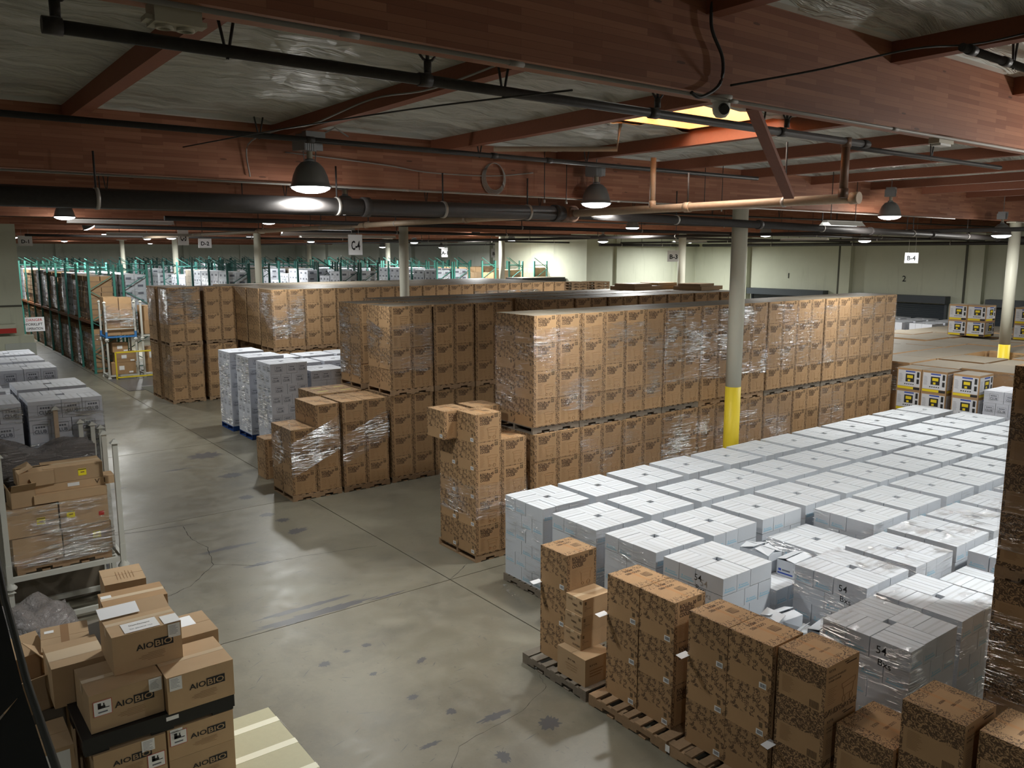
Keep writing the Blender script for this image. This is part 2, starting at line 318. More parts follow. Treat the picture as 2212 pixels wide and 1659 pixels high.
# floor: concrete slabs with recessed joints
fl = MB(); fl.box(-9, 42.4, -9, 101, -0.30, -0.02, M['joint']); floor = tag(fl.build('floor'), kind='structure')
XS = [-9, -5.5, 0.55, 6.8, 13.1, 19.5, 26, 32.5, 42.2]; YS = [-9, -2.0, 4.4, 10.6, 16.3, 22.6, 29, 35.5, 42, 48.5, 55, 62, 69, 76, 83, 92, 100.8]
for i in range(len(XS) - 1):
    for j in range(len(YS) - 1):
        b = MB(); b.box(XS[i] + 0.009, XS[i + 1] - 0.009, YS[j] + 0.008, YS[j + 1] - 0.008, -0.02, 0.0, M['concrete']); b.build('slab', floor)
def blob(cx, cy, rx, ry, ang, n=44, j=0.6):
    pts = []
    for k in range(n):
        a = 2 * PI * k / n; r = 1 + (R() - 0.5) * j; x = math.cos(a) * rx * r; y = math.sin(a) * ry * r
        pts.append((cx + x * math.cos(ang) - y * math.sin(ang), cy + x * math.sin(ang) + y * math.cos(ang), 0.0006))
    return pts
for (cx, cy, rx, ry, an) in [(4.55, 10.72, 0.9, 0.11, 0.03), (4.55, 11.02, 0.68, 0.06, 0.0), (5.7, 10.66, 0.3, 0.03, 0), (4.42, 14.2, 0.5, 0.07, 0.02), (4.62, 13.1, 0.26, 0.06, 0), (5.77, 14.32, 0.2, 0.13, 0.2), (5.68, 15.6, 0.13, 0.12, 0), (5.8, 15.1, 0.12, 0.12, 0),
                             (5.75, 17.05, 0.15, 0.16, 0), (4.4, 9.4, 0.05, 0.04, 0), (4.69, 9.4, 0.05, 0.06, 1), (4.02, 9.26, 0.08, 0.06, 0), (5.06, 8.6, 0.09, 0.045, 0.4), (4.4, 8.66, 0.05, 0.04, 0), (5.05, 6.98, 0.2, 0.055, 0.0), (5.46, 6.5, 0.13, 0.12, 0.3), (4.68, 6.31, 0.07, 0.1, 0),
                             (4.17, 6.95, 0.12, 0.035, 0), (4.71, 7.36, 0.06, 0.06, 0), (4.52, 7.89, 0.07, 0.05, 0), (5.2, 20.3, 0.35, 0.05, 0), (6.2, 21.3, 0.4, 0.3, 0), (3.7, 19.4, 0.2, 0.04, 0), (6.1, 19.0, 0.25, 0.2, 0)]:
    b = MB(); b.face(blob(cx, cy, rx, ry, an), M['stain']); b.build('stain', floor)
b = MB(); rs = random.Random(11)
for k in range(420):
    cx, cy = rs.uniform(2.2, 7.0), rs.uniform(4, 24); a = rs.gauss(0.1, 0.5); L, w = rs.uniform(0.02, 0.13), rs.uniform(0.002, 0.009)
    d, n_ = Vector((math.cos(a), math.sin(a), 0)) * L, Vector((-math.sin(a), math.cos(a), 0)) * w; c = Vector((cx, cy, 0.0005))
    b.face([c - d, c - n_ * rs.uniform(.3, 1), c + d, c + n_ * rs.uniform(.3, 1)], M['stain'])
tag(b.build('scuff_marks', floor), kind='stuff')
def crack(pts, w, m='crack', name='crack'):
    b = MB()
    L = []
    for i in range(len(pts) - 1):
        n = 7
        for k in range(n):
            t = k / n; L.append((pts[i][0] * (1 - t) + pts[i + 1][0] * t + (R() - .5) * 0.03, pts[i][1] * (1 - t) + pts[i + 1][1] * t + (R() - .5) * 0.03))
    L.append(pts[-1])
    for i in range(len(L) - 1):
        a = Vector((*L[i], 0.0009)); c = Vector((*L[i + 1], 0.0009)); d = (c - a).normalized(); nn = Vector((-d.y, d.x, 0)) * w * (0.5 + R())
        b.face([a - nn, c - nn, c + nn, a + nn], M[m])
    b.build(name, floor)
crack([(4.12, 15.9), (4.05, 15.1), (4.15, 14.44), (3.97, 13.56), (3.45, 12.9), (2.9, 12.6)], 0.005); crack([(3.97, 13.56), (4.5, 13.1), (5.4, 13.0), (6.6, 12.7)], 0.005)
crack([(3.9, 6.2), (4.4, 6.75), (5.3, 6.85), (5.9, 7.1), (6.05, 7.4)], 0.0022); crack([(0.6, 16.35), (2.6, 16.2), (4.4, 15.9)], 0.006); crack([(6.8, 10.6), (7.4, 11.0)], 0.005)
# dark matting by the stacking frames at the end of the aisle
b = MB(); b.box(7.0, 9.6, 33.2, 36.9, 0, 0.012, M['stain']); b.box(7.6, 9.6, 31.6, 34.0, 0.0, 0.013, M['trim'])
tag(b.build('floor_mat'), 'dark rubber matting on the floor before the far stacking frames', 'mat')

# walls
def pilaster(parent, x0, x1, y0, y1, z1, m): b = MB(); b.box(x0, x1, y0, y1, 0, z1, m); b.build('pilaster', parent)
XW = 41.9
b = MB(); b.box(XW, XW + 0.3, -9, 35.6, 0, ROOFZ, M['wall']); wr = tag(b.build('wall_right'), kind='structure')
b = MB(); b.box(XW, XW + 0.3, 35.6, 101, 0, ROOFZ, M['wall_grey']); wrb = tag(b.build('wall_far_right'), kind='structure')
for y in (18.1, 24.9, 31.6): pilaster(wr, XW - 0.35, XW, y - 0.3, y + 0.3, ROOFZ, M['wall'])
for y in (18.75, 25.45): b = MB(); b.box(XW - 0.04, XW, y - 0.05, y + 0.05, 0, ROOFZ, M['trim']); b.build('seam', wr)
for y in [45 + 6.6 * k for k in range(9)]: pilaster(wrb, XW - 0.35, XW, y - 0.3, y + 0.3, ROOFZ, M['wall_grey'])
# projecting cream room block
b = MB(); b.box(32.3, XW, 35.6, 44.4, 0, ROOFZ, M['wall']); wb = tag(b.build('wall_block'), kind='structure')
for x in (32.5, 34.9, 40.2): pilaster(wb, x - 0.22, x + 0.22, 35.42, 35.6, ROOFZ, M['wall'])
b = MB(); b.box(-9, XW, 100.5, 100.8, 0, ROOFZ, M['wall_grey']); wf = tag(b.build('wall_far'), kind='structure')
for x in [2.0 + 6.6 * k for k in range(6)]: pilaster(wf, x - 0.3, x + 0.3, 100.2, 100.5, ROOFZ, M['wall_grey'])
b = MB(); b.box(-9.3, -9, -9, 101, 0, ROOFZ, M['wall_grey']); tag(b.build('wall_left'), kind='structure')
b = MB(); b.box(-9, XW, -9.3, -9, 0, ROOFZ, M['wall_grey']); tag(b.build('wall_near'), kind='structure')
# partition stub at the left that closes off the rack aisle
b = MB(); b.box(-9, 3.62, 32.0, 32.35, 0, 6.45, M['wall']); wp = tag(b.build('wall_partition'), kind='structure')
b = MB(); b.box(-9, 3.86, 31.75, 32.0, 0, 2.45, M['wall']); b.build('lower_ledge', wp)
b = MB(); b.box(-9, 3.62, 31.97, 32.0, 3.40, 3.46, M['trim']); b.build('seam', wp)
b = MB(); b.box(3.0, 3.9, 31.72, 31.75, 1.4, 2.2, M['wall_grey']); b.build('ledge_panel', wp)
b = MB(); b.box(1.9, 3.35, 31.6, 31.95, 2.55, 2.85, M['wall']); b.face([(2.75, 31.58, 2.56), (3.35, 31.58, 2.56), (3.35, 31.58, 2.72), (2.75, 31.58, 2.72)], M['red_ink']); b.build('ledge_box', wp)
# dock doors
for n, (y0, y1, ztop) in enumerate(((26.0, 31.1, 3.1), (19.35, 24.35, 3.05), (12.6, 17.5, 3.0), (5.8, 10.7, 3.0))):
    e = tag(empty('door_%d' % (n + 1), (XW, (y0 + y1) / 2, 0)), kind='structure'); yc = (y0 + y1) / 2; w = (y1 - y0) / 2
    b = MB(); b.box(-0.55, -0.02, -w, w, ztop - 0.35, ztop, M['door']); b.build('roll_hood', e)
    for sy in (-1, 1): b = MB(); b.box(-0.2, -0.02, sy * (w - 0.12) - 0.06, sy * (w - 0.12) + 0.06, 0, ztop - 0.35, M['door']); b.build('guide_rail', e)
    for k in range(27):
        z = 0.02 + k * 0.1
        if z + 0.1 > ztop - 0.35: break
        b = MB(); b.obox((-0.12, 0, z + 0.05), (0.012, 0, 0.012), (0, w - 0.2, 0), (-0.012, 0, 0.047), M['door']); b.build('door_slat', e)

# ceiling: deck, insulation, purlins, glulam girders
BY = [-2.75, 3.95, 10.4, 17.1, 23.75, 30.3, 36.95, 43.6, 50.15, 56.8, 63.4, 70, 76.6, 83.2, 89.8, 96.4]
b = MB()
SK = (7.2, 8.62, 6.1, 7.5)   # skylight opening in the deck
zt0, zt1 = ROOFZ, ROOFZ + 0.12
for (x0, x1, y0, y1) in ((-9.3, SK[0], -9.3, 101), (SK[1], XW + 0.3, -9.3, 101), (SK[0], SK[1], -9.3, SK[2]), (SK[0], SK[1], SK[3], 101)): b.box(x0, x1, y0, y1, zt0, zt1, M['insul'])
ceil = tag(b.build('ceiling'), kind='structure')
def girder(y, zb, zt, x0=-9, x1=XW):
    b = MB(); b.box(x0, x1, y - 0.11, y + 0.11, zb, zt, M['glulam']); b.build('girder', ceil)
for j, y in enumerate(BY): girder(y, 6.27 if j < 2 else 6.08, ROOFZ)
PX = [1.77 + 2.33 * k for k in range(-4, 18)]
zpn = [6.77, 6.6] + [6.6] * 20
for j in range(-1, len(BY)):
    y0 = (BY[j] if j >= 0 else -9) + 0.11; y1 = (BY[j + 1] if j + 1 < len(BY) else 100.4) - 0.11; zp = 6.77 if j <= 0 else 6.6
    pxs = [2.25 + 2.36 * k for k in range(-4, 17)] if j <= 0 else PX
    pm = MB(); pm.box(-0.065, 0.065, 0, y1 - y0, 0, 0.5, M['purlin']); me = pm.mesh('purlin')
    for x in pxs:
        if x < XW - 0.1: put('purlin', me, ceil, (x, y0, zp))
    if j >= 0:
        b = MB(); b.box(-9, XW, y1 - 0.09, y1, zp + 0.17, zp + 0.25, M['strip']); b.build('nailer_strip', ceil)
    # insulation quilts hung between the purlins
    if j in (0, 1, 2):
        for i in range(len(pxs) - 1):
            xa, xb = pxs[i] + 0.066, pxs[i + 1] - 0.066
            if xa > 24 or xb < -6: continue
            nx, ny = 14, 44; b = MB(); ph = R() * 9
            def zz(x, y, ph=ph):
                u = (x - xa) / (xb - xa); k = (y - y0) / 0.61
                sag = 0.12 * abs(math.sin(PI * k)) ** 0.8; wr = 0.02 * math.sin(9 * u + 2.5 * math.sin(k * 3 + ph) + ph) * math.sin(k * 7 + ph) + 0.012 * math.sin(31 * u + k * 4 + ph) + 0.014 * math.sin(k * 19 + 4 * math.sin(u * 5 + ph))
                ed = min(1, min(u, 1 - u) / 0.10); ed = ed * ed * (3 - 2 * ed); return zp + 0.165 + ed * (0.125 - sag + wr)
            g = [[(xa + (xb - xa) * a / nx, y0 + (y1 - 0.09 - y0) * c / ny) for c in range(ny + 1)] for a in range(nx + 1)]
            b0 = 0
            hole = (j == 1 and xa < 8.0 < xb)
            for a in range(nx + 1):
                for c in range(ny + 1): b.v.append((g[a][c][0], g[a][c][1], zz(*g[a][c])))
            for a in range(nx):
                for c in range(ny):
                    mx_, my_ = (g[a][c][0] + g[a + 1][c + 1][0]) / 2, (g[a][c][1] + g[a + 1][c + 1][1]) / 2
                    if hole and SK[0] < mx_ < SK[1] and SK[2] < my_ < SK[3]: continue
                    q = a * (ny + 1) + c; b.f.append((q, q + 1, q + ny + 2, q + ny + 1)); b.m.append(b.mi(M['insul'])); b.uv.append([(0, 0)] * 4); b.sm.append(True)
            b.build('insulation_quilt', ceil)
    else:
        b = MB(); b.box(-9, XW, y0, y1, zp + 0.26, zp + 0.30, M['insul']); b.build('insulation_quilt', ceil)
# skylight shaft
e = tag(empty('window_1', ((SK[0] + SK[1]) / 2, (SK[2] + SK[3]) / 2, 6.8)), kind='structure'); w, d = (SK[1] - SK[0]) / 2, (SK[3] - SK[2]) / 2
for (a0, a1, c0, c1) in ((-w - .04, -w, -d, d), (w, w + .04, -d, d), (-w - .04, w + .04, -d - .04, -d), (-w - .04, w + .04, d, d + .04)):
    b = MB(); b.box(a0, a1, c0, c1, 0, 0.85, M['skywood']); b.build('shaft_board', e)
b = MB(); b.box(-0.03, 0.03, -d, d, 0.12, 0.2, M['skywood']); b.build('cross_bar', e)
b = MB(); b.box(-w, w, -d, d, 0.85, 0.9, M['sky']); b.build('skylight_pane', e)

# ================================================================== LIGHT: high-bay lamps
def lamp_meshes():
    a = MB(); a.box(-0.13, 0.13, -0.09, 0.09, 0.50, 0.62, M['lampmetal']); a.box(-0.18, 0.02, -0.1, 0.1, 0.42, 0.56, M['lampmetal']); a.box(0.04, 0.16, -0.07, 0.07, 0.44, 0.52, M['lampmetal'])
    for k in range(5): a.box(-0.17 + k * 0.035, -0.16 + k * 0.035, -0.105, 0.105, 0.42, 0.57, M['lampmetal'])
    n = MB(); n.lathe([(0.035, 0.30), (0.035, 0.44)], M['beige'], 12); n.lathe([(0.055, 0.30), (0.06, 0.33), (0.035, 0.34)], M['lampmetal'], 12)
    for sx in (-1, 1): n.tube([(sx * 0.09, 0, 0.28), (sx * 0.11, 0, 0.46)], 0.006, M['lampmetal'], 5)
    r = MB(); r.lathe([(0.06, 0.31), (0.11, 0.29), (0.165, 0.23), (0.205, 0.14), (0.225, 0.06), (0.235, 0.02), (0.252, 0.012), (0.252, 0.0), (0.232, 0.0), (0.222, 0.055), (0.2, 0.135), (0.16, 0.22), (0.10, 0.28)], M['lampmetal'], 28)
    l = MB(); l.lathe([(0.236, 0.014), (0.225, -0.02), (0.17, -0.05), (0.09, -0.068), (0.001, -0.072)], M['glow'], 24)
    h = MB(); h.tube([(0, 0, 0.62), (0.0, 0, 0.68), (0.02, 0, 0.72), (0, 0, 0.76)], 0.009, M['lampmetal'], 6)
    return [('ballast', a.mesh('ballast')), ('socket', n.mesh('socket')), ('reflector', r.mesh('reflector')), ('lens', l.mesh('lens')), ('hook', h.mesh('hook'))]
LM = lamp_meshes(); offl = MB(); offl.disc((0, 0, 0.012), 0.232, M['lampwhite'], 28, up=False); offm = offl.mesh('lens')
def highbay(x, y, z, label, power=1.0, lit=True, tilt=None, spill=0.14):
    e = tag(empty('high_bay_lamp', (x, y, z), R() * 0.6), label, 'lamp', 'high bay lamps hanging from the roof')
    if tilt: e.rotation_euler = (tilt[0], tilt[1], 0)
    for n, me in LM:
        if n == 'lens' and not lit: me = offm
        put(n, me, e)
    rb = MB(); rb.tube([(0, 0, 0.74), (0, 0, (6.9 if y > 17 else 6.84) - z)], 0.008, M['lampmetal'], 5); rb.build('rod', e)
    if lit:
        ld = bpy.data.lights.new('lamp_light', 'AREA'); ld.shape = 'DISK'; ld.size = 0.42; ld.spread = math.radians(150 if math.hypot(x, y) < 21 else 174); ld.energy = LAMP_W * power; ld.color = (0.985, 1.0, 0.975)
        lo = bpy.data.objects.new('lamp_light', ld); COL.objects.link(lo); lo.parent = e; lo.location = (0, 0, -0.09)
        pd = bpy.data.lights.new('lamp_spill', 'POINT'); pd.energy = LAMP_W * power * spill; pd.shadow_soft_size = 0.12; pd.color = (1.0, 0.97, 0.92)
        po = bpy.data.objects.new('lamp_spill', pd); COL.objects.link(po); po.parent = e; po.location = (0, 0, -0.14)
    return e
highbay(4.25, 9.65, 5.98, 'lit high bay lamp, largest one, before the red beam left of centre', 0.62)
highbay(9.3, 10.0, 5.98, 'lit grey high bay lamp above the cream pipe, second largest', spill=0.13)
highbay(17.75, 9.65, 5.98, 'lit high bay lamp beside the orange lit beam at the right', 0.55, spill=0.6)
highbay(24.0, 9.9, 5.65, 'lit high bay lamp nearest the right edge of the picture', 0.6, spill=0.55)
highbay(7.55, 15.5, 6.02, 'high bay lamp half hidden behind the thick black pipe', 0.32, spill=0.25)
highbay(3.7, 23.1, 6.06, 'bright high bay lamp above the left partition corner', 0.65)
highbay(4.3, 18.2, 6.1, 'unlit high bay lamp under the black pipe at the left', lit=False)
highbay(6.4, 34.9, 6.15, 'tilted bright high bay lamp beyond the partition corner', tilt=(0.1, -0.5))
FAR = [(9.2, 46.0, 6.1), (12.4, 46.3, 5.95), (16.6, 46.1, 6.05), (22.9, 52.3, 5.9), (26.7, 45.3, 5.8), (30.5, 56.5, 5.6), (36.7, 57.9, 5.6), (29.8, 39.3, 5.9), (25.3, 36.5, 6.2), (26.7, 28.2, 5.7), (21.3, 21.0, 6.06), (37.5, 32.3, 5.8), (26.8, 19.4, 5.85), (31.0, 17.8, 5.65),
       (6.5, 58, 6.1), (14.5, 60, 6.1), (4.5, 72, 6.1), (12, 76, 6.1), (22, 72, 6.1), (33, 74, 6.1), (8, 90, 6.1), (22, 90, 6.1), (35, 90, 6.1), (13.5, 30.5, 6.1), (9.4, 24.5, 6.1)]
NM = ['over the rack aisle end', 'left of the sign C-3', 'right of the sign D-2', 'left of the sign C-4', 'right of the pale column in the middle', 'above the far right racks', 'above the farthest corner racks', 'above the last orange cartons', 'in the middle before the far beams', 'left of the wall sign B-3', 'under the long pipe in the middle', 'by the cream room block', 'right of the tall near column', 'left of the wall sign B-4']
for i, (x, y, z) in enumerate(FAR):
    lb = 'small distant lit high bay lamp ' + (NM[i] if i < len(NM) else 'at the dim back, %s of the far ones' % ORD[i - 14])
    highbay(x, y, z, lb, 0.8 if i in (23, 24) else 1.9, spill=0.09)
# lamps of the same grid beyond the picture, plus a last one added to light the left cartons
for ko, (x, y, p) in enumerate([(10.6, 1.9, 1.0), (16.5, 2.2, 0.55), (23, 3, 0.5), (31, 8, 0.8), (-3.5, 9.5, 0.2), (-3, 17, 0.7), (-3.5, 27, 0.5), (13.5, -4, 0.7), (36, 3, 0.8), (23, -4, 0.8), (0.4, -1.6, 0.5)]):
    highbay(x, y, 5.98, 'high bay lamp beyond the edges of the picture, %s of eleven' % ORD[ko], p, spill=1.0 if (x > 9 and 0 < y < 5 and x < 25) else 0.10)

# ================================================================== COLUMNS
def column(x, y, label, zt=6.04):
    e = tag(empty('column', (x, y, 0)), label, 'column', 'round steel roof columns')
    b = MB(); b.tube([(0, 0, 2.5), (0, 0, zt)], 0.155, M['col'], 20); b.build('shaft', e)
    b = MB(); b.tube([(0, 0, 0.02), (0, 0, 2.5)], 0.157, M['yellow'], 20); b.build('yellow_guard', e)
    b = MB(); b.box(-0.32, 0.32, -0.13, 0.13, zt, zt + 0.03, M['col']); b.build('cap_plate', e)
    b = MB(); b.box(-0.22, 0.22, -0.22, 0.22, 0, 0.02, M['col']); b.build('base_plate', e)
column(13.6, 10.45, 'tall white steel column with yellow base between white cartons and brown wall')
column(26.35, 10.5, 'white column with yellow base at the right edge above the generator cartons')
cn = ['white column right of the hanging sign C-4', 'white column left of the hanging sign C-4', 'white column just left of the sign C-3', 'farthest left white column over the racks']
for k in range(4): column(13.6, 23.75 + 13.2 * k, cn[k])
cn = ['pale column beside the wall sign B-3', 'pale column by the teal rack end in the middle', 'pale distant column over the grey racks', 'pale farthest column behind the C-4 sign']
for k in range(4): column(26.35, 23.1 + 12.5 * k, cn[k])

# ================================================================== PIPES, CABLES, CEILING FITTINGS
def pipe(name, pts, r, m, label, cat='pipe', n=10, bands=(), hang=(), V=()):
    e = tag(empty(name, pts[0]), label, cat); o = Vector(pts[0]); b = MB(); b.tube([Vector(p) - o for p in pts], r, M[m], n); b.build('pipe_run', e)
    a, c = Vector(pts[0]), Vector(pts[-1]); d = (c - a).normalized()
    for t in bands:
        p = a.lerp(c, t) - o; q = MB(); q.tube([p - d * 0.05, p + d * 0.05], r * 1.22, M[m], n); q.build('coupling', e)
    for t, h in hang:
        p = a.lerp(c, t) - o; q = MB(); q.tube([p + Z3 * r, p + Z3 * h], 0.012, M['pipe'], 5); q.tube([p - d * 0.02, p + d * 0.02], r * 1.12, M['conduit'], n); q.build('hanger', e)
    for t, h in V:
        p = a.lerp(c, t) - o; s = d.cross(Z3) ; q = MB()
        for sg in (-1, 1): q.tube([p - Z3 * r * 1.2, p + d * sg * 0.05 + Z3 * h], 0.01, M['pipe'], 5)
        q.build('hanger', e)
    return e
def valve(parent, p, s=1.0):
    q = MB(); p = Vector(p); q.tube([p + Z3 * 0.02, p + Z3 * 0.1 * s], 0.028 * s, M['pipe'], 8); ring = [p + Z3 * 0.17 * s + Vector((math.cos(a) * 0.07 * s, 0, math.sin(a) * 0.07 * s)) for a in [2 * PI * k / 12 for k in range(12)]]
    q.tube(ring, 0.010 * s, M['pipe'], 5, closed=True); q.tube([p + Z3 * 0.1 * s, p + Z3 * 0.23 * s], 0.014 * s, M['pipe'], 5); q.build('sprinkler_head', parent)
# sprinkler line between the near beam and the second beam
s1 = pipe('sprinkler_pipe', [(0.85, 5.2, 6.4), (9.0, 5.2, 6.4)], 0.038, 'pipe', 'black sprinkler line crossing under the roof from the upper left', V=[(0.115, 0.2), (0.37, 0.2), (0.76, 0.2)], bands=(0.0, 0.285, 0.57, 0.8, 0.99))
for x in (0.02, 2.35, 4.7, 6.6): valve(s1, (x, 0, 0.03))
q = pipe('sprinkler_pipe', [(8.6, 5.25, 6.36), (12.5, 5.25, 6.36)], 0.028, 'pipe', 'thin end of the sprinkler line near the red brace', V=[(0.5, 0.22)])
pipe('sprinkler_pipe', [(0.5, 9.35, 6.5), (12.6, 9.35, 6.5)], 0.033, 'pipe', 'thin black sprinkler line along the top of the second beam', V=[(0.25, 0.2), (0.5, 0.2), (0.66, 0.2)], bands=(0.3, 0.52, 0.6))
pipe('sprinkler_pipe', [(6.35, 3.0, 6.66), (13.5, 3.0, 6.60)], 0.03, 'pipe', 'glossy pipe at the upper right in front of the laminated beam', bands=(0.02, 0.1), V=[(0.12, 0.22)])
# thick main and its continuation
pipe('main_pipe', [(-1.5, 9.95, 5.76), (8.55, 9.95, 5.80)], 0.105, 'pipe', 'thick black main pipe spanning the left half below the beams', n=16, bands=(0.66, 0.985), hang=[(0.34, 0.5), (0.62, 0.5), (0.78, 0.5), (0.93, 0.5)])
pipe('main_pipe', [(8.8, 10.0, 5.80), (30, 10.9, 5.55)], 0.075, 'pipe', 'long dark main pipe running right past the tall column', n=14, bands=(0.24, 0.45, 0.6, 0.8), hang=[(0.12, 0.5), (0.35, 0.5), (0.55, 0.5), (0.7, 0.5)])
e = tag(empty('pipe_tee', (8.68, 9.98, 5.80)), 'rusty round pipe tee joining the thick black main', 'pipe'); b = MB(); b.tube([(-0.14, 0, 0), (0.14, 0, 0)], 0.125, M['rust'], 16); b.build('body', e); b = MB(); b.tube([(0, 0, 0), (0, -0.16, 0)], 0.1, M['rust'], 14); b.build('branch', e)
pipe('branch_pipe', [(8.68, 9.8, 5.80), (8.75, 5.15, 5.80)], 0.055, 'cream', 'cream painted pipe running toward the red brace below the roof', n=12, bands=(0.48, 0.995), hang=[(0.48, 0.45), (0.8, 0.7)])
pipe('branch_pipe', [(8.68, 10.15, 5.80), (8.8, 37, 5.80)], 0.055, 'cream', 'cream pipe receding left behind the hanging sign C-4', n=12, bands=(0.1, 0.25, 0.5), hang=[(0.2, 0.5), (0.34, 0.5), (0.5, 0.5), (0.7, 0.5)])
pipe('drop_pipe', [(8.55, 5.2, 6.4), (8.55, 5.2, 5.83)], 0.045, 'rust', 'short vertical pipe joining sprinkler line and cream pipe', bands=(0.02, 0.97))
pipe('drop_pipe', [(8.7, 8.2, 6.5), (8.7, 8.2, 5.83)], 0.04, 'cream', 'vertical cream pipe beside the second largest lamp', bands=(0.95,))
pipe('vent_pipe', [(6.35, 8.75, 6.5), (7.6, 7.8, 6.5), (7.62, 7.75, 6.9)], 0.032, 'cream', 'cream bent pipe with an elbow below the skylight')
for k, (x, lb) in enumerate(((21.9, 'second'), (35.0, 'third'))):
    pipe('branch_pipe', [(x, 6, 5.75), (x, 60, 5.75)], 0.055, 'pipe', 'dark branch pipe receding under the far beams, %s from the left' % lb, hang=[(0.1, 0.5), (0.25, 0.5), (0.4, 0.5), (0.55, 0.5), (0.8, 0.5)])
for k, y in enumerate((16.4, 23.0, 29.6, 36.2, 49.4)):
    pipe('sprinkler_pipe', [(0, y, 6.3), (40, y, 6.3)], 0.03, 'pipe', '%s thin sprinkler line crossing the hall behind the second beam' % ORD[k], bands=(0.3, 0.6), V=[(t / 12, 0.3) for t in range(1, 12)])
    if k in (0, 1, 3): pipe('main_pipe', [(4.5, y + 0.8, 5.86), (40, y + 0.8, 5.74)], 0.05, 'pipe', '%s distant cross pipe hung under the roof' % ORD[k], hang=[(t / 8, 0.4) for t in range(1, 8)])
pipe('sprinkler_pipe', [(XW - 1.2, 4, 5.62), (XW - 1.2, 34, 5.62)], 0.09, 'pipe', 'dark pipe along the top of the dock wall', hang=[(t / 6, 1.0) for t in range(1, 6)])
pipe('sprinkler_pipe', [(32.5, 34.6, 5.62), (41, 34.6, 5.62)], 0.08, 'pipe', 'dark pipe along the top of the cream room block', hang=[(t / 5, 1.0) for t in range(1, 5)])
# conduits under the girders
pipe('conduit', [(-1, 3.80, 6.235), (13.5, 3.80, 6.235)], 0.013, 'cable', 'grey conduit clipped under the near laminated beam', 'conduit', 8, bands=(0.2, 0.27, 0.4, 0.55, 0.8))
pipe('conduit', [(-1, 10.22, 6.05), (22, 10.22, 6.05)], 0.014, 'conduit', 'thin grey conduit along the bottom of the second beam', 'conduit', 6, bands=(0.3, 0.48))
pipe('conduit', [(2.0, 16.9, 6.0), (6.1, 16.9, 6.02), (6.4, 16.9, 6.15)], 0.014, 'conduit', 'thin conduit over the partition corner at the left', 'conduit', 6, hang=[(0.3, 0.9), (0.9, 0.9)])
def cable(pts, r, m, label):
    P = [Vector(p) for p in pts]; L = []
    for i in range(len(P) - 1):
        p0, p1, p2, p3 = P[max(i - 1, 0)], P[i], P[i + 1], P[min(i + 2, len(P) - 1)]
        for k in range(6):
            t = k / 6; L.append(0.5 * ((2 * p1) + (p2 - p0) * t + (2 * p0 - 5 * p1 + 4 * p2 - p3) * t * t + (3 * p1 - p0 - 3 * p2 + p3) * t ** 3))
    L.append(P[-1]); b = MB(); b.tube(L, r, M[m], 6); tag(b.build('cable'), label, 'cable')
cable([(5.05, 3.82, 7.2), (4.62, 3.80, 6.95), (4.55, 3.80, 6.7), (4.68, 3.80, 6.5), (4.66, 3.80, 6.33), (4.45, 3.78, 6.22), (4.35, 3.78, 6.24)], 0.012, 'cable_dark', 'dark cable looping down the near beam to the dome camera')
cable([(4.75, 3.78, 6.33), (5.3, 3.5, 6.45), (5.95, 3.15, 6.62), (6.6, 2.95, 6.72), (7.4, 2.5, 6.95)], 0.008, 'cable_dark', 'thin dark cable stretched up to the glossy pipe at upper right')
cable([(3.68, 4.2, 6.24), (3.5, 5.9, 6.33), (3.2, 8.0, 6.38), (2.9, 10.1, 6.40)], 0.007, 'cable_dark', 'thin straight cable from beam bracket down to the second beam')
cable([(4.05, 5.0, 6.70), (4.0, 6.4, 6.62), (4.03, 7.6, 6.70), (4.0, 9.0, 6.62), (3.98, 9.9, 6.66), (3.7, 10.2, 6.5), (3.72, 10.24, 6.12)], 0.009, 'cable', 'pale cable draped along the second purlin')
cable([(4.2, 10.27, 6.45), (5.6, 10.27, 6.38), (6.3, 10.27, 6.32), (7.4, 10.27, 6.33), (8.2, 10.26, 6.42)], 0.009, 'cable', 'pale cable sagging along the second beam')
b = MB()
for k in range(5): b.tube([(math.cos(2 * PI * i / 28) * (0.17 + 0.012 * k), 0.006 * k, math.sin(2 * PI * i / 28) * (0.2 + 0.008 * k) - 0.008 * k) for i in range(28)], 0.006, M['cable'], 5, closed=True)
tag(b.build('cable_coil', None, (7.45, 10.24, 6.32)), 'coil of pale cable hanging on the second beam', 'cable')
# hanging rods on the laminated beams
for i, (x, y) in enumerate(((8.3, 10.1), (8.75, 10.1), (12.2, 10.2), (12.7, 10.2), (21.2, 16.9), (21.8, 16.9), (24.2, 16.9), (26.0, 16.9))):
    b = MB(); b.tube([(0, 0, 0), (0, 0, 0.92)], 0.007, M['cable_dark'], 5); b.tube([(0, 0, -0.02), (0, 0, 0.03)], 0.015, M['conduit'], 6)
    tag(b.build('hanging_rod', None, (x, y, 5.98)), 'thin threaded rod in front of a laminated beam, %s of eight from the left' % ORD[i], 'rod', 'threaded rods at the beams')
